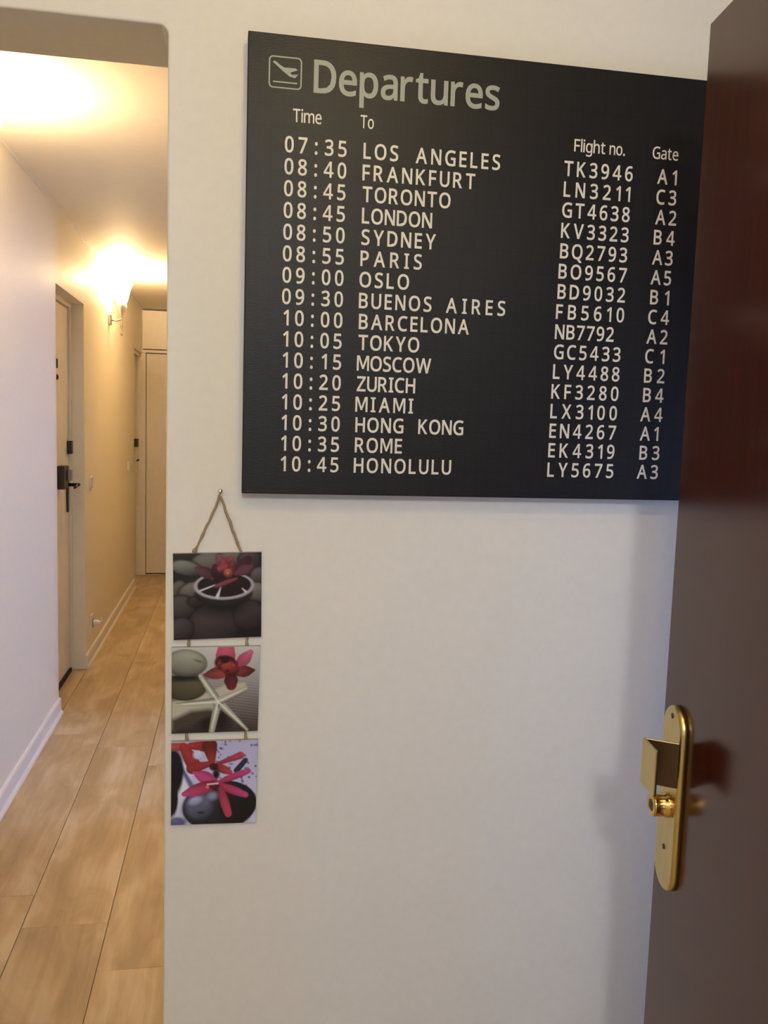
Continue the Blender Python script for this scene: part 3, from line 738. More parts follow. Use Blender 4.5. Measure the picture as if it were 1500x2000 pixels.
    'te': ('466 -12 509 -8 549 -2 587 8 624 20 676 41 676 195 607 168 572 156 538 146 503 140 465 136 424 134 363 141 313 160 274 190 245 233 226 289 221 335 708 335 708 430 704 495 691 555 670 610 641 658 604 699 560 733 509 757 452 771 389 776 325 771 265 754 211 727 163 690 123 643 91 587 68 524 54 453 49 376 55 298 70 227 96 164 131 110 175 65 227 31 285 6 349 -9 417 -13 231 505 249 550 273 586 304 611 342 627 388 632 436 626 473 611 501 585 521 549 533 504 536 476 226 476', '28 29 30,27 28 30,27 30 31,26 27 31,26 31 32,25 26 32,25 32 33,24 25 33,24 33 34,23 24 53,53 24 34,53 34 52,52 34 35,23 53 54,51 52 35,23 54 55,50 51 35,23 55 56,22 23 56,50 35 36,49 50 36,22 56 57,21 22 57,48 49 36,21 57 58,48 36 37,60 48 37,21 58 59,20 21 59,20 59 60,20 60 37,20 37 38,19 20 38,19 38 18,18 38 39,17 18 39,17 39 40,16 17 40,15 16 40,15 40 41,5 6 7,14 15 41,5 7 8,14 41 42,13 14 42,5 8 9,5 9 10,12 13 42,5 10 11,5 11 12,5 12 42,5 42 43,5 43 44,4 5 44,4 44 45,3 4 45,2 3 45,2 45 46,1 2 46,0 1 46,0 46 47'),
    'tp': ('255 -320 254 7 253 36 252 59 250 80 247 69 239 69 268 45 304 21 347 2 397 -10 453 -13 542 -2 620 32 685 90 733 168 762 266 771 383 762 500 733 598 685 676 620 732 542 765 454 776 396 772 346 761 303 741 267 716 237 688 239 683 229 763 90 763 90 -320 371 139 325 159 294 193 273 241 259 305 255 383 255 404 261 478 275 535 297 577 328 606 372 623 432 629 485 622 526 601 558 567 582 518 597 457 602 384 600 335 593 290 582 250 568 215 549 186 527 162 501 145 471 135 435 132', '22 23 24,22 24 25,21 22 25,29 30 28,28 30 31,28 31 32,21 25 26,21 26 27,20 21 27,20 27 28,20 28 44,44 28 43,43 28 42,42 28 41,41 28 40,40 28 32,19 20 45,45 20 44,19 45 46,19 46 47,19 47 48,18 19 48,18 48 49,18 49 50,17 18 50,39 40 32,17 50 51,38 39 32,17 51 52,37 38 32,16 17 52,16 52 53,36 37 32,16 53 54,15 16 54,15 54 55,35 36 6,6 36 32,15 55 56,34 35 4,4 35 6,15 56 57,14 15 57,14 57 58,33 34 4,14 58 59,60 33 4,14 59 60,14 60 4,13 14 4,13 4 3,5 4 6,7 6 2,2 6 32,13 3 7,7 3 2,13 7 8,1 2 32,12 13 8,12 8 9,0 1 32,12 9 10,11 12 10'),
    'ta': ('346 -10 397 0 440 17 477 42 512 72 518 84 536 0 664 0 664 512 657 592 634 659 594 711 538 747 468 768 385 775 336 773 290 766 244 756 202 742 164 727 110 701 163 569 216 593 246 605 278 617 310 625 343 630 377 632 416 629 447 619 470 604 487 581 498 546 502 496 502 478 403 474 294 465 203 443 132 407 79 358 48 296 37 223 45 150 69 90 110 43 162 11 221 -7 286 -13 282 132 256 140 235 152 219 168 210 191 207 221 212 256 225 284 248 307 285 325 343 339 420 345 500 349 500 311 494 252 477 207 448 173 410 149 366 134 313 129', '13 14 15,13 15 16,12 13 16,12 16 17,12 17 18,11 12 18,11 18 19,11 19 20,10 11 20,10 20 26,26 20 25,25 20 24,24 20 23,23 20 22,22 20 21,9 10 28,28 10 27,27 10 26,9 28 29,9 29 30,9 30 31,8 9 31,8 31 32,8 32 33,7 8 33,7 33 34,7 34 60,60 34 35,60 35 36,60 36 37,60 37 38,60 38 39,60 39 59,59 39 58,58 39 40,7 60 61,57 58 40,56 57 40,7 61 62,55 56 40,55 40 41,54 55 41,53 54 41,7 62 63,53 41 42,52 53 42,7 63 64,51 52 42,7 64 65,50 51 42,49 50 42,49 42 43,7 65 5,5 65 66,48 49 43,5 66 67,67 48 43,5 67 43,5 43 44,7 5 6,4 5 44,3 4 44,3 44 45,2 3 45,1 2 45,1 45 46,0 1 46,0 46 47'),
    'tr': ('255 0 255 404 258 448 266 486 281 520 300 550 322 575 349 595 378 610 408 619 439 622 456 621 482 618 529 610 559 763 515 771 484 774 453 776 394 771 346 755 303 729 266 696 235 660 236 649 230 763 90 763 90 0', '16 17 18,15 16 18,14 15 18,14 18 19,13 14 19,23 24 22,22 24 25,22 25 26,13 19 20,13 20 21,13 21 12,12 21 22,12 22 11,11 22 10,10 22 9,9 22 8,8 22 7,7 22 6,6 22 5,5 22 4,4 22 3,3 22 26,2 3 26,1 2 26,0 1 26'),
    'tt': ('355 -13 379 -11 403 -7 426 -2 469 12 470 149 411 136 386 132 361 131 327 133 306 141 289 155 276 173 267 200 264 236 264 624 471 624 471 763 264 763 264 927 153 927 104 768 -2 719 -2 624 99 624 99 231 102 175 113 126 131 85 156 52 185 26 219 8 255 -4 293 -11 332 -13', '18 19 20,18 20 21,18 21 22,16 17 18,16 18 22,16 22 23,15 16 23,14 15 24,24 15 23,14 24 25,13 14 25,13 25 26,12 13 26,12 26 27,11 12 27,10 11 27,4 5 6,9 10 27,4 6 7,8 9 27,4 7 8,4 8 27,4 27 28,4 28 29,4 29 30,4 30 31,3 4 31,3 31 32,2 3 32,2 32 33,1 2 33,0 1 33,0 33 34'),
    'tu': ('414 -10 461 -1 506 15 548 37 583 68 584 77 596 0 735 0 735 763 570 763 570 367 565 293 551 234 528 189 496 158 448 139 384 132 307 149 264 195 248 281 248 763 82 763 82 270 89 183 113 111 154 55 211 16 282 -6 365 -13', '7 8 9,7 9 10,19 20 21,19 21 22,7 10 11,7 11 12,18 19 22,18 22 23,7 12 13,17 18 23,7 13 14,17 23 24,7 14 5,5 14 15,16 17 24,5 15 16,5 16 24,5 24 25,7 5 6,4 5 25,3 4 25,3 25 26,2 3 26,2 26 27,1 2 27,0 1 27,0 27 28'),
    'ts': ('379 -7 453 12 516 44 564 91 593 150 603 221 600 261 590 297 574 329 551 356 524 380 492 401 456 420 417 438 373 455 331 472 295 487 266 501 243 513 227 524 217 534 208 550 204 569 207 586 215 600 231 612 255 623 287 630 328 632 360 631 392 627 424 620 455 610 485 600 537 580 596 717 539 740 502 753 463 763 423 770 380 774 336 776 257 770 188 753 128 723 82 680 53 626 44 563 47 522 58 485 75 453 98 426 126 402 159 382 196 363 236 345 281 327 324 310 359 295 386 281 407 268 421 256 433 240 441 217 438 188 428 170 412 154 385 141 347 132 296 129 257 131 218 137 179 146 142 158 109 171 46 199 46 41 89 21 123 9 160 -1 200 -8 244 -12 294 -13', '40 41 42,39 40 42,39 42 43,38 39 43,37 38 43,36 37 43,36 43 44,35 36 44,35 44 45,34 35 33,33 35 32,32 35 31,31 35 30,30 35 45,30 45 29,29 45 28,28 45 46,27 28 46,26 27 46,26 46 47,25 26 47,24 25 47,23 24 47,22 23 47,21 22 47,21 47 48,20 21 48,19 20 48,18 19 48,18 48 49,17 18 49,16 17 49,15 16 49,15 49 50,14 15 50,13 14 50,13 50 51,12 13 51,12 51 52,11 12 52,11 52 53,10 11 53,10 53 54,9 10 54,9 54 55,8 9 55,8 55 56,7 8 56,7 56 57,7 57 58,6 7 58,6 58 59,6 59 60,6 60 61,5 6 61,5 61 62,5 62 63,4 5 63,4 63 64,74 75 76,4 64 65,73 74 76,4 65 66,72 73 76,4 66 67,3 4 67,71 72 76,3 67 68,70 71 76,3 68 69,69 70 76,3 69 76,2 3 76,1 2 76,1 76 77,1 77 78,0 1 78,0 78 79,0 79 80,82 0 80,82 80 81'),
    'sT': ('454 0 454 868 757 868 757 1000 1 1000 1 868 306 868 306 0', '2 3 4,2 4 5,1 2 5,0 1 6,6 1 5,0 6 7'),
    'si': ('208 859 235 876 254 905 260 943 254 982 235 1010 208 1026 178 1032 146 1026 118 1010 100 981 94 943 100 905 118 876 146 859 178 854 249 0 249 757 104 757 104 0', '6 7 8,6 8 9,5 6 9,4 5 9,4 9 10,3 4 10,3 10 11,3 11 12,2 3 12,2 12 13,1 2 13,1 13 14,0 1 14,15 0 14,16 17 18,16 18 19'),
    'sm': ('249 0 249 391 259 503 289 582 344 629 431 645 534 605 570 482 570 0 713 0 713 416 724 517 757 588 813 630 898 645 1001 605 1036 482 1036 0 1179 0 1179 490 1163 615 1115 703 1032 754 920 771 848 763 779 739 720 699 681 654 602 739 454 771 387 763 324 741 270 704 240 666 223 757 104 757 104 0', '28 29 30,22 23 24,28 30 31,22 24 25,33 34 35,33 35 36,21 22 25,28 31 32,21 25 26,27 28 32,27 32 33,20 21 26,20 26 14,14 26 27,27 33 5,5 33 4,4 33 3,3 33 2,2 33 36,14 27 5,20 14 15,13 14 5,13 5 6,12 13 6,19 20 15,19 15 16,12 6 7,11 12 7,10 11 7,1 2 36,18 19 16,18 16 17,10 7 8,9 10 8,0 1 36'),
    'se': ('499 -11 560 -2 616 13 680 38 680 169 608 141 554 126 498 116 434 113 341 129 272 175 228 250 214 343 713 343 713 428 704 524 676 607 630 676 567 728 490 760 399 771 305 759 222 722 155 663 104 584 73 487 63 373 74 258 109 162 164 85 238 30 327 -3 427 -14 233 534 271 596 325 634 398 647 472 634 522 594 553 531 561 463 217 463', '19 20 21,18 19 21,18 21 22,17 18 22,17 22 23,16 17 36,36 17 23,36 23 35,35 23 24,16 36 37,34 35 24,16 37 38,15 16 38,33 34 24,15 38 39,33 24 25,41 33 25,15 39 40,14 15 40,41 25 26,14 40 41,14 41 26,13 14 26,13 26 12,12 26 27,11 12 27,11 27 28,10 11 28,9 10 28,3 4 5,9 28 29,3 5 6,8 9 29,3 6 7,3 7 8,3 8 29,3 29 30,2 3 30,2 30 31,1 2 31,0 1 31,0 31 32'),
    'so': ('557 12 670 90 742 214 765 379 754 495 721 591 668 668 597 724 512 759 415 771 270 745 158 668 86 545 63 380 74 265 108 167 162 89 232 32 316 -2 412 -14 323 129 261 182 224 267 212 380 224 492 260 576 321 627 413 645 504 627 567 576 604 492 616 380 604 267 567 182 504 129 414 111', '8 9 10,7 8 10,7 10 11,6 7 11,6 11 27,27 11 26,26 11 12,5 6 27,5 27 28,25 26 12,5 28 29,4 5 29,24 25 12,4 29 30,24 12 13,3 4 30,23 24 13,3 30 31,23 13 14,22 23 14,3 31 32,2 3 32,2 32 33,21 22 14,21 14 15,1 2 33,1 33 34,20 21 15,20 15 16,35 20 16,1 34 35,1 35 16,0 1 16,0 16 17,0 17 18,19 0 18'),
    'sF': ('268 0 268 414 664 414 664 546 268 546 268 868 690 868 690 1000 120 1000 120 0', '6 7 8,6 8 5,5 8 9,4 5 9,2 3 4,2 4 1,1 4 9,0 1 9'),
    'sl': ('249 0 249 1063 104 1063 104 0', '0 1 2,0 2 3'),
    'sg': ('546 -308 653 -245 716 -142 736 -1 736 757 619 757 602 669 568 706 512 742 447 763 375 771 245 744 145 663 83 538 63 377 83 214 145 90 245 12 377 -14 516 15 597 85 594 66 593 39 593 19 593 -9 580 -91 542 -152 483 -191 403 -204 257 -190 120 -141 120 -278 247 -316 397 -328 316 126 259 176 224 259 212 376 224 492 260 577 317 628 392 645 483 629 545 584 582 503 594 376 594 349 582 238 547 165 486 123 395 109', '9 10 11,8 9 11,3 4 5,3 5 6,8 11 12,7 8 12,6 7 12,3 6 44,44 6 43,43 6 42,42 6 41,41 6 12,41 12 40,40 12 13,39 40 13,38 39 13,38 13 14,3 44 45,37 38 14,37 14 15,3 45 46,36 37 15,3 46 47,35 36 15,3 47 48,35 15 16,34 35 16,3 48 20,20 48 49,50 34 16,20 49 50,20 50 16,20 16 17,3 20 21,19 20 17,3 21 22,3 22 23,3 23 24,18 19 17,2 3 24,2 24 25,2 25 26,29 30 31,1 2 26,1 26 27,28 29 31,1 27 28,1 28 31,0 1 31,0 31 32,33 0 32'),
    'sh': ('249 0 249 390 260 501 292 581 352 628 450 645 564 604 603 479 603 0 746 0 746 490 729 615 676 702 587 753 466 769 395 762 329 739 272 702 242 664 247 693 249 746 249 1063 104 1063 104 0', '20 21 22,20 22 23,13 14 15,13 15 16,12 13 16,19 20 23,12 16 17,11 12 17,11 17 5,5 17 18,18 19 23,5 18 4,4 18 3,3 18 2,2 18 23,11 5 6,10 11 6,10 6 7,1 2 23,9 10 7,9 7 8,0 1 23'),
    'st': ('375 -12 411 -7 443 0 475 12 475 128 440 119 415 114 387 110 362 109 319 117 287 138 266 174 258 229 258 639 470 639 470 757 258 757 258 925 166 925 117 766 10 717 10 639 113 639 113 225 121 144 145 81 182 36 229 7 283 -9 340 -14', '16 17 18,16 18 19,16 19 20,14 15 16,14 16 20,14 20 21,13 14 21,12 13 22,22 13 21,12 22 23,11 12 23,11 23 24,10 11 24,10 24 25,9 10 25,3 4 5,3 5 6,8 9 25,3 6 7,3 7 8,3 8 25,3 25 26,3 26 27,2 3 27,2 27 28,1 2 28,0 1 28,0 28 29'),
    'sn': ('249 0 249 391 260 502 293 581 353 629 450 645 564 604 603 479 603 0 746 0 746 490 729 616 676 704 588 754 469 771 398 763 331 741 272 704 240 666 223 757 104 757 104 0', '13 14 15,13 15 16,18 19 20,18 20 21,12 13 16,12 16 17,12 17 18,11 12 5,5 12 18,5 18 4,4 18 3,3 18 2,2 18 21,11 5 6,10 11 6,10 6 7,1 2 21,9 10 7,9 7 8,0 1 21'),
    'sa': ('379 -6 445 16 499 54 537 95 559 0 668 0 668 512 652 626 600 707 514 754 394 769 322 764 254 750 191 729 128 700 174 588 232 613 281 631 333 643 386 648 447 639 490 615 517 571 526 496 526 465 413 462 255 442 142 395 73 318 50 216 68 114 120 42 199 0 293 -14 271 115 233 134 208 166 200 214 212 271 247 312 316 341 430 354 525 358 525 306 510 217 467 156 402 120 321 108', '9 10 11,9 11 12,8 9 12,8 12 13,8 13 14,7 8 14,7 14 19,19 14 18,18 14 17,17 14 16,16 14 15,7 19 20,7 20 21,6 7 21,6 21 22,6 22 23,5 6 23,5 23 24,5 24 42,42 24 25,42 25 26,42 26 27,42 27 41,41 27 28,5 42 43,40 41 28,39 40 28,39 28 29,38 39 29,5 43 44,37 38 29,5 44 45,37 29 30,36 37 30,35 36 30,5 45 3,3 45 46,34 35 30,3 46 47,47 34 30,47 30 31,3 47 31,5 3 4,2 3 31,1 2 31,1 31 32,0 1 32,0 32 33'),
    's.': ('219 -13 251 6 273 39 280 86 273 134 251 166 219 184 182 190 146 184 114 166 93 133 86 86 93 39 114 6 146 -13 182 -19', '6 7 8,5 6 8,5 8 9,4 5 9,4 9 10,3 4 10,3 10 11,3 11 12,2 3 12,2 12 13,1 2 13,1 13 14,0 1 14,0 14 15'),
    'sG': ('649 -11 736 -1 817 15 906 40 906 540 544 540 544 406 758 406 758 138 729 131 687 124 638 119 580 117 464 130 374 166 307 223 261 299 233 393 224 500 248 659 319 780 431 856 583 881 649 877 714 865 774 847 840 822 896 951 818 980 746 998 670 1010 589 1014 438 998 310 950 208 873 133 771 86 646 71 500 85 354 126 227 195 125 289 49 408 2 550 -14', '30 31 32,29 30 32,28 29 32,28 32 33,27 28 33,26 27 25,25 27 24,24 27 33,24 33 23,23 33 22,22 33 34,21 22 34,21 34 35,20 21 35,19 20 35,19 35 36,18 19 36,18 36 37,3 4 7,7 4 5,7 5 6,18 37 38,17 18 38,3 7 8,16 17 38,16 38 39,15 16 39,15 39 40,14 15 40,13 14 40,3 8 9,3 9 10,12 13 40,12 40 41,3 10 11,3 11 12,3 12 41,3 41 42,2 3 42,1 2 42,1 42 43,0 1 43'),
}
_glyph = {}


def glyph(ch, st):
    """one letter -> (verts, faces, xmin, xmax), cap height 1"""
    key = st + ch
    if key not in _glyph:
        v, f = GLYPHS[key]
        v = [int(q) / 1000 for q in v.split()]
        vs = list(zip(v[0::2], v[1::2]))
        fs = [tuple(int(i) for i in t.split()) for t in f.split(',')]
        _glyph[key] = (vs, fs, min(q[0] for q in vs), max(q[0] for q in vs))
    return _glyph[key]


YT = BY0 - 0.0003


def lay(name, items, zbase, cap, sx, m, st='r'):
    """items = [(char, x_left)] ; sx = horizontal squeeze"""
    V, Fc = [], []
    for ch, x in items:
        vs, fs, a, c = glyph(ch, st)
        k = len(V)
        for v in vs:
            V.append((x + (v[0] - a) * cap * sx, YT, zbase + v[1] * cap))
        Fc += [tuple(i + k for i in f) for f in fs]
    me = bpy.data.meshes.new(name)
    me.from_pydata(V, [], Fc)
    me.materials.append(M[m])
    o = bpy.data.objects.new(name, me)
    COL.objects.link(o)
    o.parent = bd
    return to_local(o)


def spread(word, x0, x1, cap, sx):
    """place letters between x0 and x1 with even gaps"""
    ws = [(glyph(ch, 'r')[3] - glyph(ch, 'r')[2]) * cap * sx for ch in word]
    gap = (x1 - x0 - sum(ws)) / (len(word) - 1)
    out, x = [], x0
    for ch, wd in zip(word, ws):
        out.append((ch, x))
        x += wd + gap
    return out


def natural(word, x0, x1, cap, st, gapf=0.11, wordgap=0.30):
    """condensed text: the squeeze is solved so that the ink spans x0..x1"""
    tot, pos = 0.0, []
    for ch in word:
        if ch == ' ':
            tot += wordgap
            continue
        _, _, a, c = glyph(ch, st)
        pos.append((ch, tot))
        tot += (c - a) + gapf
    tot -= gapf
    sx = (x1 - x0) / (tot * cap)
    return [(ch, x0 + p * cap * sx) for ch, p in pos], sx


ROWS = [
    ('07:35', [('LOS', 0.1921, 0.2473), ('ANGELES', 0.2752, 0.4134)], 'TK3946', 0.5214, 0.6405, 'A1', 0.684, 0.7188),
    ('08:40', [('FRANKFURT', 0.1915, 0.3732)], 'LN3211', 0.5223, 0.6381, 'C3', 0.6844, 0.7202),
    ('08:45', [('TORONTO', 0.1924, 0.3342)], 'GT4638', 0.5215, 0.6393, 'A2', 0.6849, 0.7226),
    ('08:45', [('LONDON', 0.1925, 0.3053)], 'KV3323', 0.5215, 0.6396, 'B4', 0.6843, 0.7221),
    ('08:50', [('SYDNEY', 0.1927, 0.3124)], 'BQ2793', 0.5216, 0.639, 'A3', 0.6838, 0.7208),
    ('08:55', [('PARIS', 0.192, 0.291)], 'BO9567', 0.5207, 0.6402, 'A5', 0.6833, 0.7203),
    ('09:00', [('OSLO', 0.1913, 0.2713)], 'BD9032', 0.5208, 0.6396, 'B1', 0.6846, 0.7189),
    ('09:30', [('BUENOS', 0.1914, 0.3094), ('AIRES', 0.3331, 0.4328)], 'FB5610', 0.5199, 0.6399, 'C4', 0.6831, 0.7212),
    ('10:00', [('BARCELONA', 0.1923, 0.3729)], 'NB7792', 0.5199, 0.6236, 'A2', 0.6825, 0.7207),
    ('10:05', [('TOKYO', 0.1924, 0.2916)], 'GC5433', 0.5199, 0.6376, 'C1', 0.682, 0.7174),
    ('10:15', [('MOSCOW', 0.1909, 0.3123)], 'LY4488', 0.5199, 0.6379, 'B2', 0.6823, 0.7197),
    ('10:20', [('ZURICH', 0.1918, 0.2872)], 'KF3280', 0.5189, 0.6381, 'B4', 0.6826, 0.7201),
    ('10:25', [('MIAMI', 0.1903, 0.285)], 'LX3100', 0.5189, 0.6374, 'A4', 0.6801, 0.7205),
    ('10:30', [('HONG', 0.1912, 0.27), ('KONG', 0.2946, 0.3703)], 'EN4267', 0.5189, 0.6376, 'A1', 0.6814, 0.7152),
    ('10:35', [('ROME', 0.1913, 0.2686)], 'EK4319', 0.5188, 0.6369, 'B3', 0.6826, 0.7194),
    ('10:45', [('HONOLULU', 0.1905, 0.3522)], 'LY5675', 0.5188, 0.6371, 'A3', 0.6801, 0.7188)]
CAP = 0.0240
SX = 0.84
for i, (t, city, fno, fa, fb, gt, ga, gb) in enumerate(ROWS):
    zb = 1.9205 - i * 0.03263 - CAP / 2
    # time: five cells
    items = []
    for ch, cxm in zip(t, (0.0772, 0.0980, 0.1185, 0.1385, 0.1592)):
        _, _, a, c = glyph(ch, 'r')
        items.append((ch, cxm - (c - a) * CAP * SX / 2))
    lay('time_lettering', items, zb, CAP, SX, 'cream_ink')
    for wd, a, c in city:
        lay('city_lettering', spread(wd, a, c, CAP, SX), zb, CAP, SX, 'cream_ink')
    lay('flight_lettering', spread(fno, fa, fb, CAP, SX), zb, CAP, SX, 'cream_ink')
    lay('gate_lettering', spread(gt, ga, gb, CAP, SX), zb, CAP, SX, 'cream_ink')

it, sx = natural('Departures', 0.1125, 0.4079, 0.0485, 't', 0.10)
lay('title_lettering', it, 1.9995, 0.0485, sx, 'grey_ink', 't')
for wd, a, c, z in (('Time', 0.0819, 0.1258, 1.9540), ('To', 0.1863, 0.2072, 1.9540), ('Flight', 0.5366, 0.5900, 1.9480),
                    ('no.', 0.5975, 0.6245, 1.9480), ('Gate', 0.6731, 0.7190, 1.9480)):
    it, sx = natural(wd, a, c, 0.0195, 's', 0.10)
    lay('heading_lettering', it, z, 0.0195, sx, 'cream_ink', 's')

# pictogram: rounded square outline, aeroplane taking off, runway line
def rrect(x0, x1, z0, z1, r, k=5):
    out = []
    for cx_, cz_, a0 in ((x1 - r, z1 - r, 0), (x0 + r, z1 - r, PI / 2), (x0 + r, z0 + r, PI), (x1 - r, z0 + r, 1.5 * PI)):
        for i in range(k + 1):
            a = a0 + i * PI / 2 / k
            out.append((cx_ + r * math.cos(a), cz_ + r * math.sin(a)))
    return out


bm = bmesh.new()
o1 = rrect(0.0440, 0.0942, 2.0010, 2.0478, 0.0065)
i1 = rrect(0.0461, 0.0921, 2.0031, 2.0457, 0.0045)
A = [bm.verts.new((p[0], YT, p[1])) for p in o1]
B = [bm.verts.new((p[0], YT, p[1])) for p in i1]
for i in range(len(A)):
    j = (i + 1) % len(A)
    bm.faces.new((A[i], A[j], B[j], B[i]))
to_local(link('pictogram_frame', bm, 'grey_ink', bd))
bm = bmesh.new()
pl = [(0.0499, 2.0384), (0.0519, 2.0401), (0.0552, 2.0393), (0.0615, 2.0348), (0.0669, 2.0318), (0.0847, 2.0319), (0.088, 2.0295),
      (0.0773, 2.0257), (0.0769, 2.0244), (0.0795, 2.0223), (0.089, 2.0236), (0.0837, 2.0177), (0.0754, 2.0195), (0.0649, 2.0268), (0.0574, 2.0328)]
vs = [bm.verts.new((p[0], YT, p[1])) for p in pl]
for t in tessellate_polygon([[Vector((p[0], p[1], 0)) for p in pl]]):
    bm.faces.new([vs[i] for i in t])
to_local(link('aeroplane_pictogram', bm, 'grey_ink', bd))
bm = bmesh.new()
bm.faces.new([bm.verts.new((x, YT, z)) for x, z in ((0.0506, 2.0092), (0.0872, 2.0092), (0.0872, 2.0113), (0.0506, 2.0113))])
to_local(link('runway_line', bm, 'grey_ink', bd))
tag(bd, 'large black flight departures sign with cream lettering on white wall', 'sign')


# ------------------------------------------------------------------ three hanging flower pictures
N = 150
U, Vv = np.meshgrid((np.arange(N + 1)) / N, (np.arange(N + 1)) / N)


def lin(c):
    c = np.array(c, float) / 255.0
    return np.where(c <= 0.04045, c / 12.92, ((c + 0.055) / 1.055) ** 2.4)


class Paint:
    def __init__(s, top, bottom):
        t = Vv[..., None]
        s.im = lin(top) * (1 - t) + lin(bottom) * t

    def put(s, mask, col):
        mk = np.clip(mask, 0, 1)[..., None]
        s.im = s.im * (1 - mk) + col * mk

    def ell(s, cx, cy, rx, ry, col, rot=0, soft=0.02, shade=0.5, lx=-0.3, ly=-0.8):
        a = math.radians(rot)
        dx, dy = U - cx, Vv - cy
        x = (dx * math.cos(a) + dy * math.sin(a)) / rx
        y = (-dx * math.sin(a) + dy * math.cos(a)) / ry
        d = np.sqrt(x * x + y * y)
        mk = (1 - d) * min(rx, ry) / soft + 0.5
        sh = 1 + 1.35 * shade * (dx / rx * lx + dy / ry * ly)
        if shade:
            sh = sh * (1.12 - 0.62 * np.clip(d, 0, 1) ** 5)
        s.put(mk, lin(col) * np.clip(sh, 0.10, 2.0)[..., None])

    def arm(s, p, q, r0, r1, col, shade=0.4, soft=0.012, belly=0.0, col2=None):
        p, q = np.array(p), np.array(q)
        d = q - p
        L = np.hypot(*d)
        t = np.clip(((U - p[0]) * d[0] + (Vv - p[1]) * d[1]) / L ** 2, 0, 1)
        nx, ny = -d[1] / L, d[0] / L
        sd = (U - p[0] - t * d[0]) * nx + (Vv - p[1] - t * d[1]) * ny
        dist = np.hypot(U - p[0] - t * d[0], Vv - p[1] - t * d[1])
        r = r0 + (r1 - r0) * t + belly * np.sin(PI * t)
        c = lin(col)[None, None, :] * np.ones((N + 1, N + 1, 1))
        if col2 is not None:
            c = c * (1 - t[..., None]) + lin(col2) * t[..., None]
        sh = 1 - shade * np.abs(sd) / np.maximum(r, 1e-4) * 0.7 + shade * 0.3 * (-ny * sd * np.sign(ny + 1e-9)) / np.maximum(r, 1e-4)
        s.put((r - dist) / soft + 0.5, c * np.clip(sh, 0.2, 1.5)[..., None])

    def poly(s, pts, col, soft=0.012):
        inside = np.zeros_like(U, bool)
        dmin = np.full_like(U, 9.0)
        k = len(pts)
        for i in range(k):
            (x0, y0), (x1, y1) = pts[i], pts[(i + 1) % k]
            c = ((y0 > Vv) != (y1 > Vv)) & (U < (x1 - x0) * (Vv - y0) / (y1 - y0 + 1e-12) + x0)
            inside ^= c
            L2 = (x1 - x0) ** 2 + (y1 - y0) ** 2
            t = np.clip(((U - x0) * (x1 - x0) + (Vv - y0) * (y1 - y0)) / L2, 0, 1)
            dmin = np.minimum(dmin, np.hypot(U - x0 - t * (x1 - x0), Vv - y0 - t * (y1 - y0)))
        s.put(np.where(inside, dmin, -dmin) / soft + 0.5, lin(col))

    def noise(s, amt, seed):
        rng = np.random.RandomState(seed)
        s.im = s.im * (1 + amt * (rng.rand(N + 1, N + 1, 1) - 0.5))


def grade(im):
    """muted print: less chroma, deeper darks"""
    g = im.mean(axis=2, keepdims=True)
    im = g + (im - g) * 0.80
    return 1.15 * im ** 1.28 * np.array([0.94, 1.0, 1.12])


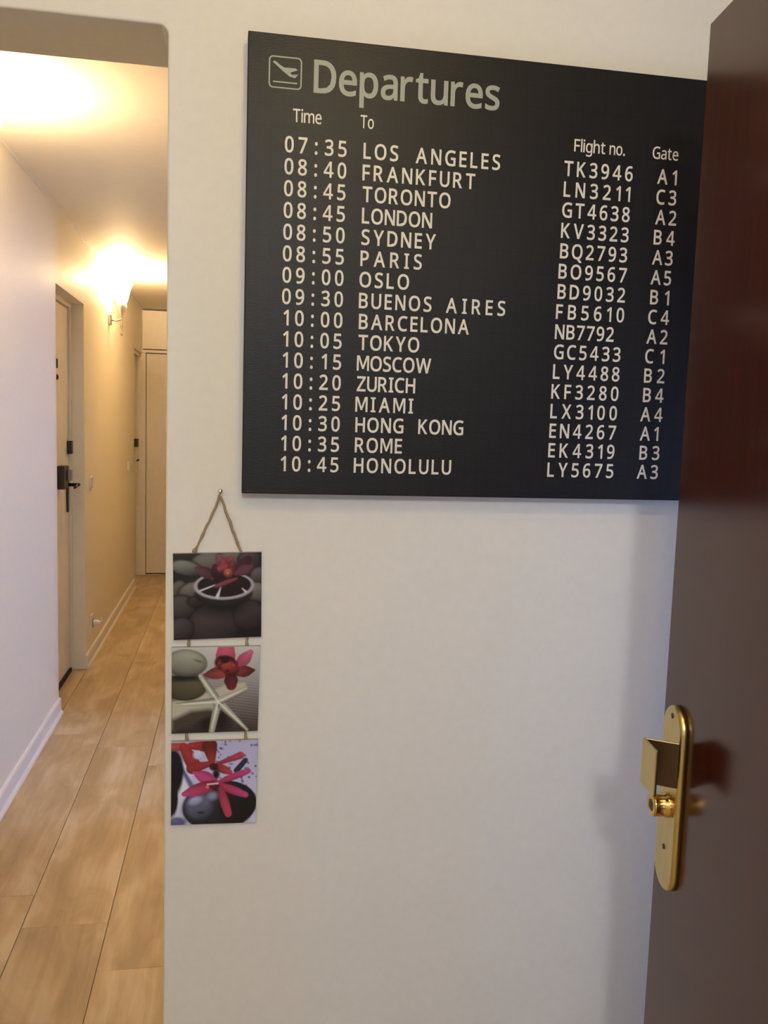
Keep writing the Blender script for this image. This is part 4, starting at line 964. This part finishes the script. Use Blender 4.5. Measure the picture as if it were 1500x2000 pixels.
def pic_bowl():
    p = Paint((52, 46, 42), (24, 18, 18))
    st = [(.10, .04, .22, .08, (52, 47, 42), 0), (.42, .12, .22, .14, (112, 105, 94), 0), (.70, .06, .2, .10, (108, 102, 90), 0),
          (.15, .17, .19, .09, (116, 114, 104), 14), (.86, .09, .13, .13, (78, 66, 62), 20),
          (.98, .27, .11, .10, (98, 86, 82), 0), (.05, .42, .09, .12, (96, 94, 80), 30), (.22, .43, .17, .10, (112, 106, 90), -14),
          (.95, .47, .13, .12, (114, 108, 98), 20), (.09, .62, .16, .14, (82, 76, 68), 10), (.30, .56, .14, .07, (66, 60, 54), 0),
          (.45, .86, .29, .27, (72, 60, 58), 0), (.86, .74, .18, .18, (72, 56, 56), 0), (.08, .88, .15, .14, (76, 64, 66), 0)]
    for cx_, cy_, rx, ry, c, ro in st:
        p.ell(cx_, cy_, rx * 1.04, ry * 1.05, (20, 15, 14), ro, 0.03, 0)
        p.ell(cx_, cy_, rx, ry, c, ro, 0.025, 0.55)
    p.ell(.56, .60, .26, .12, (20, 14, 15), 0, 0.14, 0)
    p.ell(.57, .47, .33, .155, (56, 42, 44), 0, 0.015, 0.35, 0.2, -0.6)
    p.ell(.575, .385, .348, .165, (214, 200, 206), 0, 0.012, 0.15)
    p.ell(.575, .378, .308, .138, (48, 20, 24), 0, 0.012, 0.3)
    p.arm((.30, .435), (.47, .372), .010, .007, (214, 200, 205), 0)
    p.arm((.495, .51), (.535, .40), .020, .004, (214, 200, 205), 0)
    p.arm((.78, .42), (.82, .46), .006, .014, (205, 190, 195), 0)
    p.arm((.42, .25), (.27, .18), .055, .03, (104, 52, 66), 0.4, belly=.02, col2=(120, 72, 86))
    p.arm((.70, .24), (.85, .08), .03, .045, (104, 30, 56), 0.4, belly=.03, col2=(84, 24, 44))
    p.arm((.72, .24), (.88, .17), .03, .03, (120, 64, 88), 0.4, belly=.03)
    p.arm((.56, .14), (.52, .05), .04, .03, (140, 66, 80), .5, belly=.02, col2=(164, 92, 100))
    p.arm((.60, .14), (.66, .06), .04, .03, (134, 60, 76), .5, belly=.02, col2=(158, 84, 92))
    p.arm((.48, .28), (.47, .16), .045, .035, (66, 20, 34), .5, belly=.01, col2=(96, 34, 50))
    p.arm((.55, .22), (.56, .13), .055, .06, (110, 34, 50), .6, belly=.01, col2=(164, 62, 84))
    p.arm((.53, .18), (.60, .16), .035, .03, (172, 72, 88), .5)
    p.arm((.64, .26), (.66, .12), .035, .035, (120, 44, 44), .6, belly=.01, col2=(146, 60, 62))
    p.ell(.62, .24, .055, .062, (160, 82, 66), 0, 0.02, 0.7)
    p.ell(.615, .235, .02, .028, (188, 116, 88), 0, 0.02, 0.2)
    p.ell(.52, .29, .07, .05, (52, 16, 24), 0, 0.03, 0.3)
    p.ell(.44, .30, .02, .025, (110, 50, 50), 20, 0.015, 0.3)
    p.arm((.48, .385), (.72, .30), .018, .010, (150, 72, 80), 0.3, belly=.012)
    p.noise(0.10, 1)
    return grade(p.im)


def pic_star():
    p = Paint((205, 200, 190), (96, 76, 70))
    # slatted mat at the right
    lines = 0.5 + 0.5 * np.sin((Vv - 0.16 * U) * 2 * PI * 30)
    sh = np.clip((Vv - 0.25) * 1.6, 0, 1) * lines
    p.put(sh * 0.55, lin((70, 48, 44)))
    p.put(np.clip((Vv - .80) * 4, 0, 1) * np.clip((.95 - U) * 2, 0, 1) * .8, lin((46, 32, 30)))
    p.ell(.48, .86, .20, .14, (48, 34, 32), 0, 0.1, 0)
    p.poly([(0, .63), (.25, .58), (.44, .52), (.62, .44), (.84, .42), (.86, .50), (.66, .60), (.42, .76), (.20, .86), (0, .97)], (196, 186, 160), .03)
    p.poly([(0, .84), (.22, .74), (.44, .72), (.46, .80), (.15, .92), (0, 1)], (92, 78, 62), .06)
    p.ell(.16, .48, .23, .14, (100, 90, 62), 0, 0.015, 0.45, 0.3, -0.5)
    p.ell(.12, .35, .28, .04, (44, 38, 28), 0, 0.04, 0)
    p.ell(.16, .18, .24, .16, (150, 146, 126), 4, 0.015, 0.55, 0.1, -0.7)
    for q, w in (((.33, .34), .030), ((.06, .66), .018), ((.455, 1.02), .034), ((.87, .98), .018), ((.84, .50), .030)):
        p.arm((.53, .64), q, .050, w, (204, 198, 176), .75, belly=.0)
    for q in ((.35, .38), (.12, .66), (.46, .95), (.82, .93), (.80, .52)):
        p.arm((.53, .64), q, .008, .004, (228, 224, 204), 0)
    p.arm((.60, .22), (.61, .04), .06, .10, (176, 52, 78), .3, belly=.03, col2=(214, 92, 126))
    p.arm((.74, .24), (.89, .07), .03, .035, (168, 62, 90), .3, belly=.04, col2=(216, 104, 138))
    p.arm((.76, .30), (.93, .28), .05, .02, (160, 58, 64), .5, belly=.03, col2=(120, 32, 44))
    p.arm((.56, .30), (.38, .32), .07, .02, (176, 70, 62), .5, belly=.02, col2=(140, 54, 58))
    p.arm((.67, .34), (.68, .45), .06, .06, (110, 30, 38), .5, belly=.02, col2=(134, 40, 52))
    p.ell(.61, .19, .13, .09, (92, 26, 26), 10, 0.02, 0.5)
    p.ell(.66, .25, .11, .08, (150, 52, 44), 20, 0.02, 0.6)
    p.ell(.60, .15, .05, .04, (60, 20, 20), 0, 0.02, 0.4)
    p.ell(.54, .20, .03, .05, (130, 46, 38), 0, 0.02, 0.4)
    for qx, qy, qr, c in ((.50, .24, .018, (150, 66, 44)), (.57, .22, .014, (168, 84, 52)), (.63, .28, .020, (70, 20, 22)), (.70, .22, .016, (176, 80, 60)),
                          (.55, .12, .016, (58, 18, 20)), (.66, .13, .014, (112, 36, 34))):
        p.ell(qx, qy, qr, qr * .8, c, 0, 0.014, 0.3)
    p.ell(.30, .16, .05, .012, (120, 114, 98), 20, 0.02, 0)
    p.noise(0.08, 2)
    return grade(p.im)


def pic_pink():
    p = Paint((190, 184, 212), (206, 202, 222))
    rng = np.random.RandomState(5)
    for _ in range(46):
        x_, y_ = .5 + rng.rand() * .5, rng.rand() * .55
        p.ell(x_, y_, .008 + .014 * rng.rand(), .006 + .008 * rng.rand(), (104, 104, 144), rng.rand() * 90, 0.012, 0)
    p.ell(.16, .45, .07, .30, (222, 224, 236), 10, 0.06, 0)
    p.arm((.10, .28), (.26, .58), .02, .03, (120, 116, 158), 0, soft=.03)
    p.ell(.02, .36, .12, .28, (24, 24, 44), 0, 0.03, 0.4)
    p.ell(.00, .68, .08, .22, (30, 30, 40), 0, 0.02, 0.5)
    p.ell(.07, .97, .10, .06, (108, 104, 146), 0, 0.03, 0.2)
    p.arm((.76, .36), (.86, .24), .035, .03, (56, 62, 88), .4)
    p.ell(.82, .28, .22, .10, (176, 172, 208), 0, 0.2, 0) if False else None
    p.ell(.57, .78, .44, .30, (50, 54, 56), -6, 0.015, 0.35)
    p.ell(.33, .80, .18, .18, (104, 106, 128), 0, 0.12, 0.6)
    p.ell(.28, .72, .10, .06, (158, 158, 190), -20, 0.06, 0.3)
    p.ell(.76, .80, .18, .20, (26, 30, 30), 0, 0.10, 0.2)
    p.ell(.35, .86, .035, .012, (26, 26, 36), 0, 0.02, 0)
    p.ell(.48, .66, .06, .05, (150, 150, 176), 0, 0.05, 0)
    R, RD = (190, 52, 56), (132, 30, 34)
    p.arm((-.02, .06), (.12, .06), .05, .05, (190, 90, 80), .4)
    p.arm((.14, .06), (.27, .30), .05, .08, R, .4, belly=.01, col2=(178, 62, 60))
    p.arm((.22, .05), (.44, .06), .04, .08, R, .4, col2=(160, 40, 40))
    p.arm((.44, .06), (.47, .24), .09, .04, RD, .4, col2=(178, 60, 50))
    p.ell(.30, .16, .05, .05, (206, 206, 224), 40, 0.03, 0)
    p.arm((.24, .32), (.46, .27), .07, .03, (176, 50, 56), .4)
    p.arm((.52, .28), (.80, .18), .018, .045, (176, 40, 64), .4, col2=(206, 66, 96))
    p.arm((.52, .30), (.68, .38), .03, .03, (168, 44, 48), .4, belly=.02, col2=(196, 70, 86))
    p.ell(.49, .31, .05, .045, (84, 20, 26), 0, 0.02, 0.3)
    p.ell(.52, .40, .04, .06, (40, 26, 36), 0, 0.03, 0.3)
    P1, P2 = (210, 64, 140), (192, 44, 98)
    p.arm((.50, .49), (.26, .37), .045, .015, P1, .4, belly=.045)
    p.arm((.50, .52), (.15, .63), .05, .03, (176, 44, 62), .4, belly=.035, col2=P1)
    p.arm((.54, .50), (.90, .37), .018, .030, P2, .4, belly=.018, col2=P1)
    p.arm((.56, .53), (.87, .66), .030, .035, (190, 54, 88), .4, belly=.018, col2=P1)
    p.arm((.57, .56), (.67, .88), .030, .045, (180, 52, 76), .4, belly=.015, col2=(206, 66, 104))
    p.ell(.50, .54, .06, .035, (120, 30, 50), 0, 0.02, 0.4)
    p.arm((.42, .52), (.54, .51), .008, .010, (236, 200, 206), 0)
    p.ell(.42, .55, .02, .02, (230, 120, 90), 0, 0.015, 0)
    p.noise(0.08, 3)
    return grade(p.im)


hp = empty('hanging_picture_trio', (-0.022, YA, 1.384))


def plaque(corners, img, tilt_label):
    """corners TL, TR, BR, BL as (x, z)"""
    (tlx, tlz), (trx, trz), (brx, brz), (blx, blz) = corners
    yb, yf = YA - 0.0005, YA - 0.0065
    bm = bmesh.new()
    prism(bm, [(tlx, tlz), (trx, trz), (brx, brz), (blx, blz)], 'y', yf, yb)
    pq = to_local(link('plaque', bm, 'mdf', hp))
    pq['label'] = tilt_label
    yp = yf - 0.0003
    ins = 0.003
    u = U * (1 - 2 * ins) + ins
    v = Vv * (1 - 2 * ins) + ins
    X = (tlx * (1 - u) + trx * u) * (1 - v) + (blx * (1 - u) + brx * u) * v
    Z = (tlz * (1 - u) + trz * u) * (1 - v) + (blz * (1 - u) + brz * u) * v
    co = np.stack([X, np.full_like(X, yp), Z], -1).reshape(-1, 3)
    idx = np.arange((N + 1) * (N + 1)).reshape(N + 1, N + 1)
    a, b_, c, d = idx[:-1, :-1], idx[1:, :-1], idx[1:, 1:], idx[:-1, 1:]
    fs = np.stack([a, b_, c, d], -1).reshape(-1, 4)
    me = bpy.data.meshes.new('picture_print')
    me.from_pydata(co.tolist(), [], fs.tolist())
    ca = me.color_attributes.new('print', 'FLOAT_COLOR', 'POINT')
    rgba = np.ones((len(co), 4), np.float32)
    rgba[:, :3] = np.clip(img.reshape(-1, 3), 0, 0.9)
    ca.data.foreach_set('color', rgba.ravel())
    me.materials.append(M['print'])
    o = bpy.data.objects.new('picture_print', me)
    COL.objects.link(o)
    o.parent = pq
    return pq


plaque([(-0.0948, 1.2820), (0.0465, 1.2852), (0.0482, 1.1440), (-0.0925, 1.1400)], pic_bowl(), 'top picture of a dark orchid in a bowl on stones')
plaque([(-0.0955, 1.1280), (0.0468, 1.1285), (0.0450, 0.9840), (-0.0955, 0.9835)], pic_star(), 'middle picture of a starfish and pink orchid')
plaque([(-0.0955, 0.9700), (0.0456, 0.9690), (0.0440, 0.8245), (-0.0955, 0.8270)], pic_pink(), 'bottom picture of pink flowers on a black stone')
NX, NZ = -0.0207, 1.3815


def cord(name, pts, r, jit=0.35, sub=14):
    fine_pts, rr = [], []
    for (p, q) in zip(pts, pts[1:]):
        for i in range(sub):
            t = i / sub
            v = Vector(p).lerp(Vector(q), t)
            w_ = mn.noise(v * 130) * 0.0012
            fine_pts.append(v + Vector((w_, -abs(w_) * 0.3, 0)))
            rr.append(r * (1 + 0.35 * mn.noise(v * 260)))
    fine_pts.append(Vector(pts[-1]))
    rr.append(r)
    bm = bmesh.new()
    tube(bm, fine_pts, rr, 8, jit)
    return to_local(link(name, bm, 'jute', hp, smooth=True))


yc = YA - 0.0045
cord('hanging_cord', [(-0.0620, yc, 1.2832), (-0.0560, yc, 1.295), (-0.0250, yc - 0.002, 1.366), (NX - 0.001, yc - 0.006, 1.3785), (NX + 0.004, yc - 0.002, 1.366),
                      (0.0035, yc, 1.308), (0.0135, yc, 1.2846)], 0.0021, sub=9)
for (xa, za, xb, zb) in ((-0.0690, 1.141, -0.0690, 1.1275), (0.0250, 1.144, 0.0250, 1.128), (-0.0712, 0.984, -0.0700, 0.9695), (0.0250, 0.9845, 0.0252, 0.9690)):
    cord('link_cord', [(xa, yc + 0.002, za), (xb, yc + 0.002, zb)], 0.0026, sub=5)
bm = bmesh.new()
bmesh.ops.create_icosphere(bm, subdivisions=2, radius=0.0042, matrix=Matrix.Translation((-0.0603, yc, 1.2865)))
to_local(link('cord_knot', bm, 'jute', hp, smooth=True))
tag(hp, 'three small square flower pictures hung one below another on jute cord', 'pictures')
nl = empty('nail', (NX, YA, NZ))
bm = bmesh.new()
lathe(bm, [(0, 0.0125), (0.002, 0.0123), (0.0038, 0.0105), (0.0040, 0.009), (0.0014, 0.0085), (0.0013, -0.003), (0, -0.003)], 16,
      Matrix.Translation((NX, YA, NZ + 0.002)) @ Matrix.Rotation(PI / 2, 4, 'X'))
link('nail_head', bm, 'nail', nl, smooth=True)
settle(nl)
tag(nl, 'small shiny nail above the hanging flower pictures', 'nail')

# ------------------------------------------------------------------ brown door, open toward the viewer
ANG = math.radians(6.81)
bdoor = empty('door_3', (0.594, 1.07, 0), PI - ANG)     # local X = out of the visible face, local Y = towards the hinges
leaf = boxes('door_leaf', [(-0.040, 0, 0, 0.80, 0.010, 2.022)], 'mahogany', bdoor, bevel=0.0012)
# brass long plate with rounded ends and soft rim
PY0, PY1, PZ0, PZ1, TH = 0.0195, 0.0835, 0.884, 1.139, 0.0095


def plate_outline(inset, k=12):
    r = (PY1 - PY0) / 2 - inset
    cy_ = (PY0 + PY1) / 2
    out = []
    for i in range(k + 1):
        a = i * PI / k
        out.append((cy_ + r * math.cos(a), PZ1 - (PY1 - PY0) / 2 + r * math.sin(a)))
    for i in range(k + 1):
        a = PI + i * PI / k
        out.append((cy_ + r * math.cos(a), PZ0 + (PY1 - PY0) / 2 + r * math.sin(a)))
    return out


bm = bmesh.new()
rings = []
for inset, x in ((0.0, 0.0), (0.0, 0.0045), (0.0006, 0.0065), (0.0018, 0.0082), (0.0034, 0.0092), (0.0048, TH)):
    rings.append([bm.verts.new((x, p[0], p[1])) for p in plate_outline(inset)])
for a_, c_ in zip(rings, rings[1:]):
    for i in range(len(a_)):
        j = (i + 1) % len(a_)
        bm.faces.new((a_[i], a_[j], c_[j], c_[i]))
bm.faces.new(rings[-1])
bm.faces.new(rings[0][::-1])
hpz = link('handle_plate', bm, 'brass', bdoor)
for p in hpz.data.polygons:
    p.use_smooth = len(p.vertices) == 4
# pull handle: an upright wall off the plate and a grip flange turned towards the viewer
bm = bmesh.new()
W0, W1 = (TH - 0.001, 0.0760), (0.0500, 0.0560)     # (X, Y) of the wall at plate and at its outer end
FN = (0.0500, 0.1045)                               # near edge of the flange
t_ = 0.0032
prism(bm, [W0, W1, FN, (FN[0] - t_, FN[1]), (W1[0] - t_, W1[1] + 0.004), (W0[0], W0[1] + t_)], 'z', 1.036, 1.0975)
ph = link('pull_handle', bm, 'brass', hpz, bevel=0.0009, seg=2, angle=0.4)
# added dark sheet inside the grip, its shade put into the colour
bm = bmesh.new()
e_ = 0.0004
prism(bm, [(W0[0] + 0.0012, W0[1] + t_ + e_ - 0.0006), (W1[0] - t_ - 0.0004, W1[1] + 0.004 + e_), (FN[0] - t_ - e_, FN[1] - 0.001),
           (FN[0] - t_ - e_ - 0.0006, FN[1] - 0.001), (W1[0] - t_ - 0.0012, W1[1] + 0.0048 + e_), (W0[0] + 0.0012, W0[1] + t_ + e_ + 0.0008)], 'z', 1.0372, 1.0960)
link('grip_shade_sheet', bm, 'grip_shade', hpz)
# key cylinder with collar
bm = bmesh.new()
lathe(bm, [(0.0165, 0), (0.0165, 0.0045), (0.0148, 0.006), (0.0148, 0.019), (0.0152, 0.0205), (0.0148, 0.0225), (0.0125, 0.0232), (0.0085, 0.0232), (0.0080, 0.0215), (0, 0.0215)],
      32, Matrix.Translation((TH, 0.0560, 1.004)) @ Matrix.Rotation(PI / 2, 4, 'Y'))
kc = link('key_cylinder', bm, 'brass_bright', hpz)
for p in kc.data.polygons:
    p.use_smooth = True
bm = bmesh.new()
lathe(bm, [(0.0078, 0), (0.0078, 0.0012), (0, 0.0012)], 20, Matrix.Translation((TH + 0.0216, 0.0560, 1.004)) @ Matrix.Rotation(PI / 2, 4, 'Y'))
bx(bm, TH + 0.0229, TH + 0.0232, 0.0552, 0.0568, 0.9995, 1.0085)
link('keyway', bm, 'dark_metal', kc)
for zs, ys in ((1.1255, 0.0515), (0.9435, 0.0515)):
    bm = bmesh.new()
    lathe(bm, [(0.0036, 0.0), (0.0036, 0.0006), (0, 0.0008)], 16, Matrix.Translation((TH + 0.0001, ys, zs)) @ Matrix.Rotation(PI / 2, 4, 'Y'))
    s_ = link('screw', bm, 'dark_metal', hpz, smooth=True)
for zz in (0.25, 1.05, 1.80):
    bm = bmesh.new()
    tube(bm, [(-0.046, 0.806, zz), (-0.046, 0.806, zz + 0.10)], 0.006, 10)
    link('hinge', bm, 'brass', bdoor, smooth=True)
tag(bdoor, 'dark mahogany door standing open at right with brass handle plate', 'door', kind='structure')
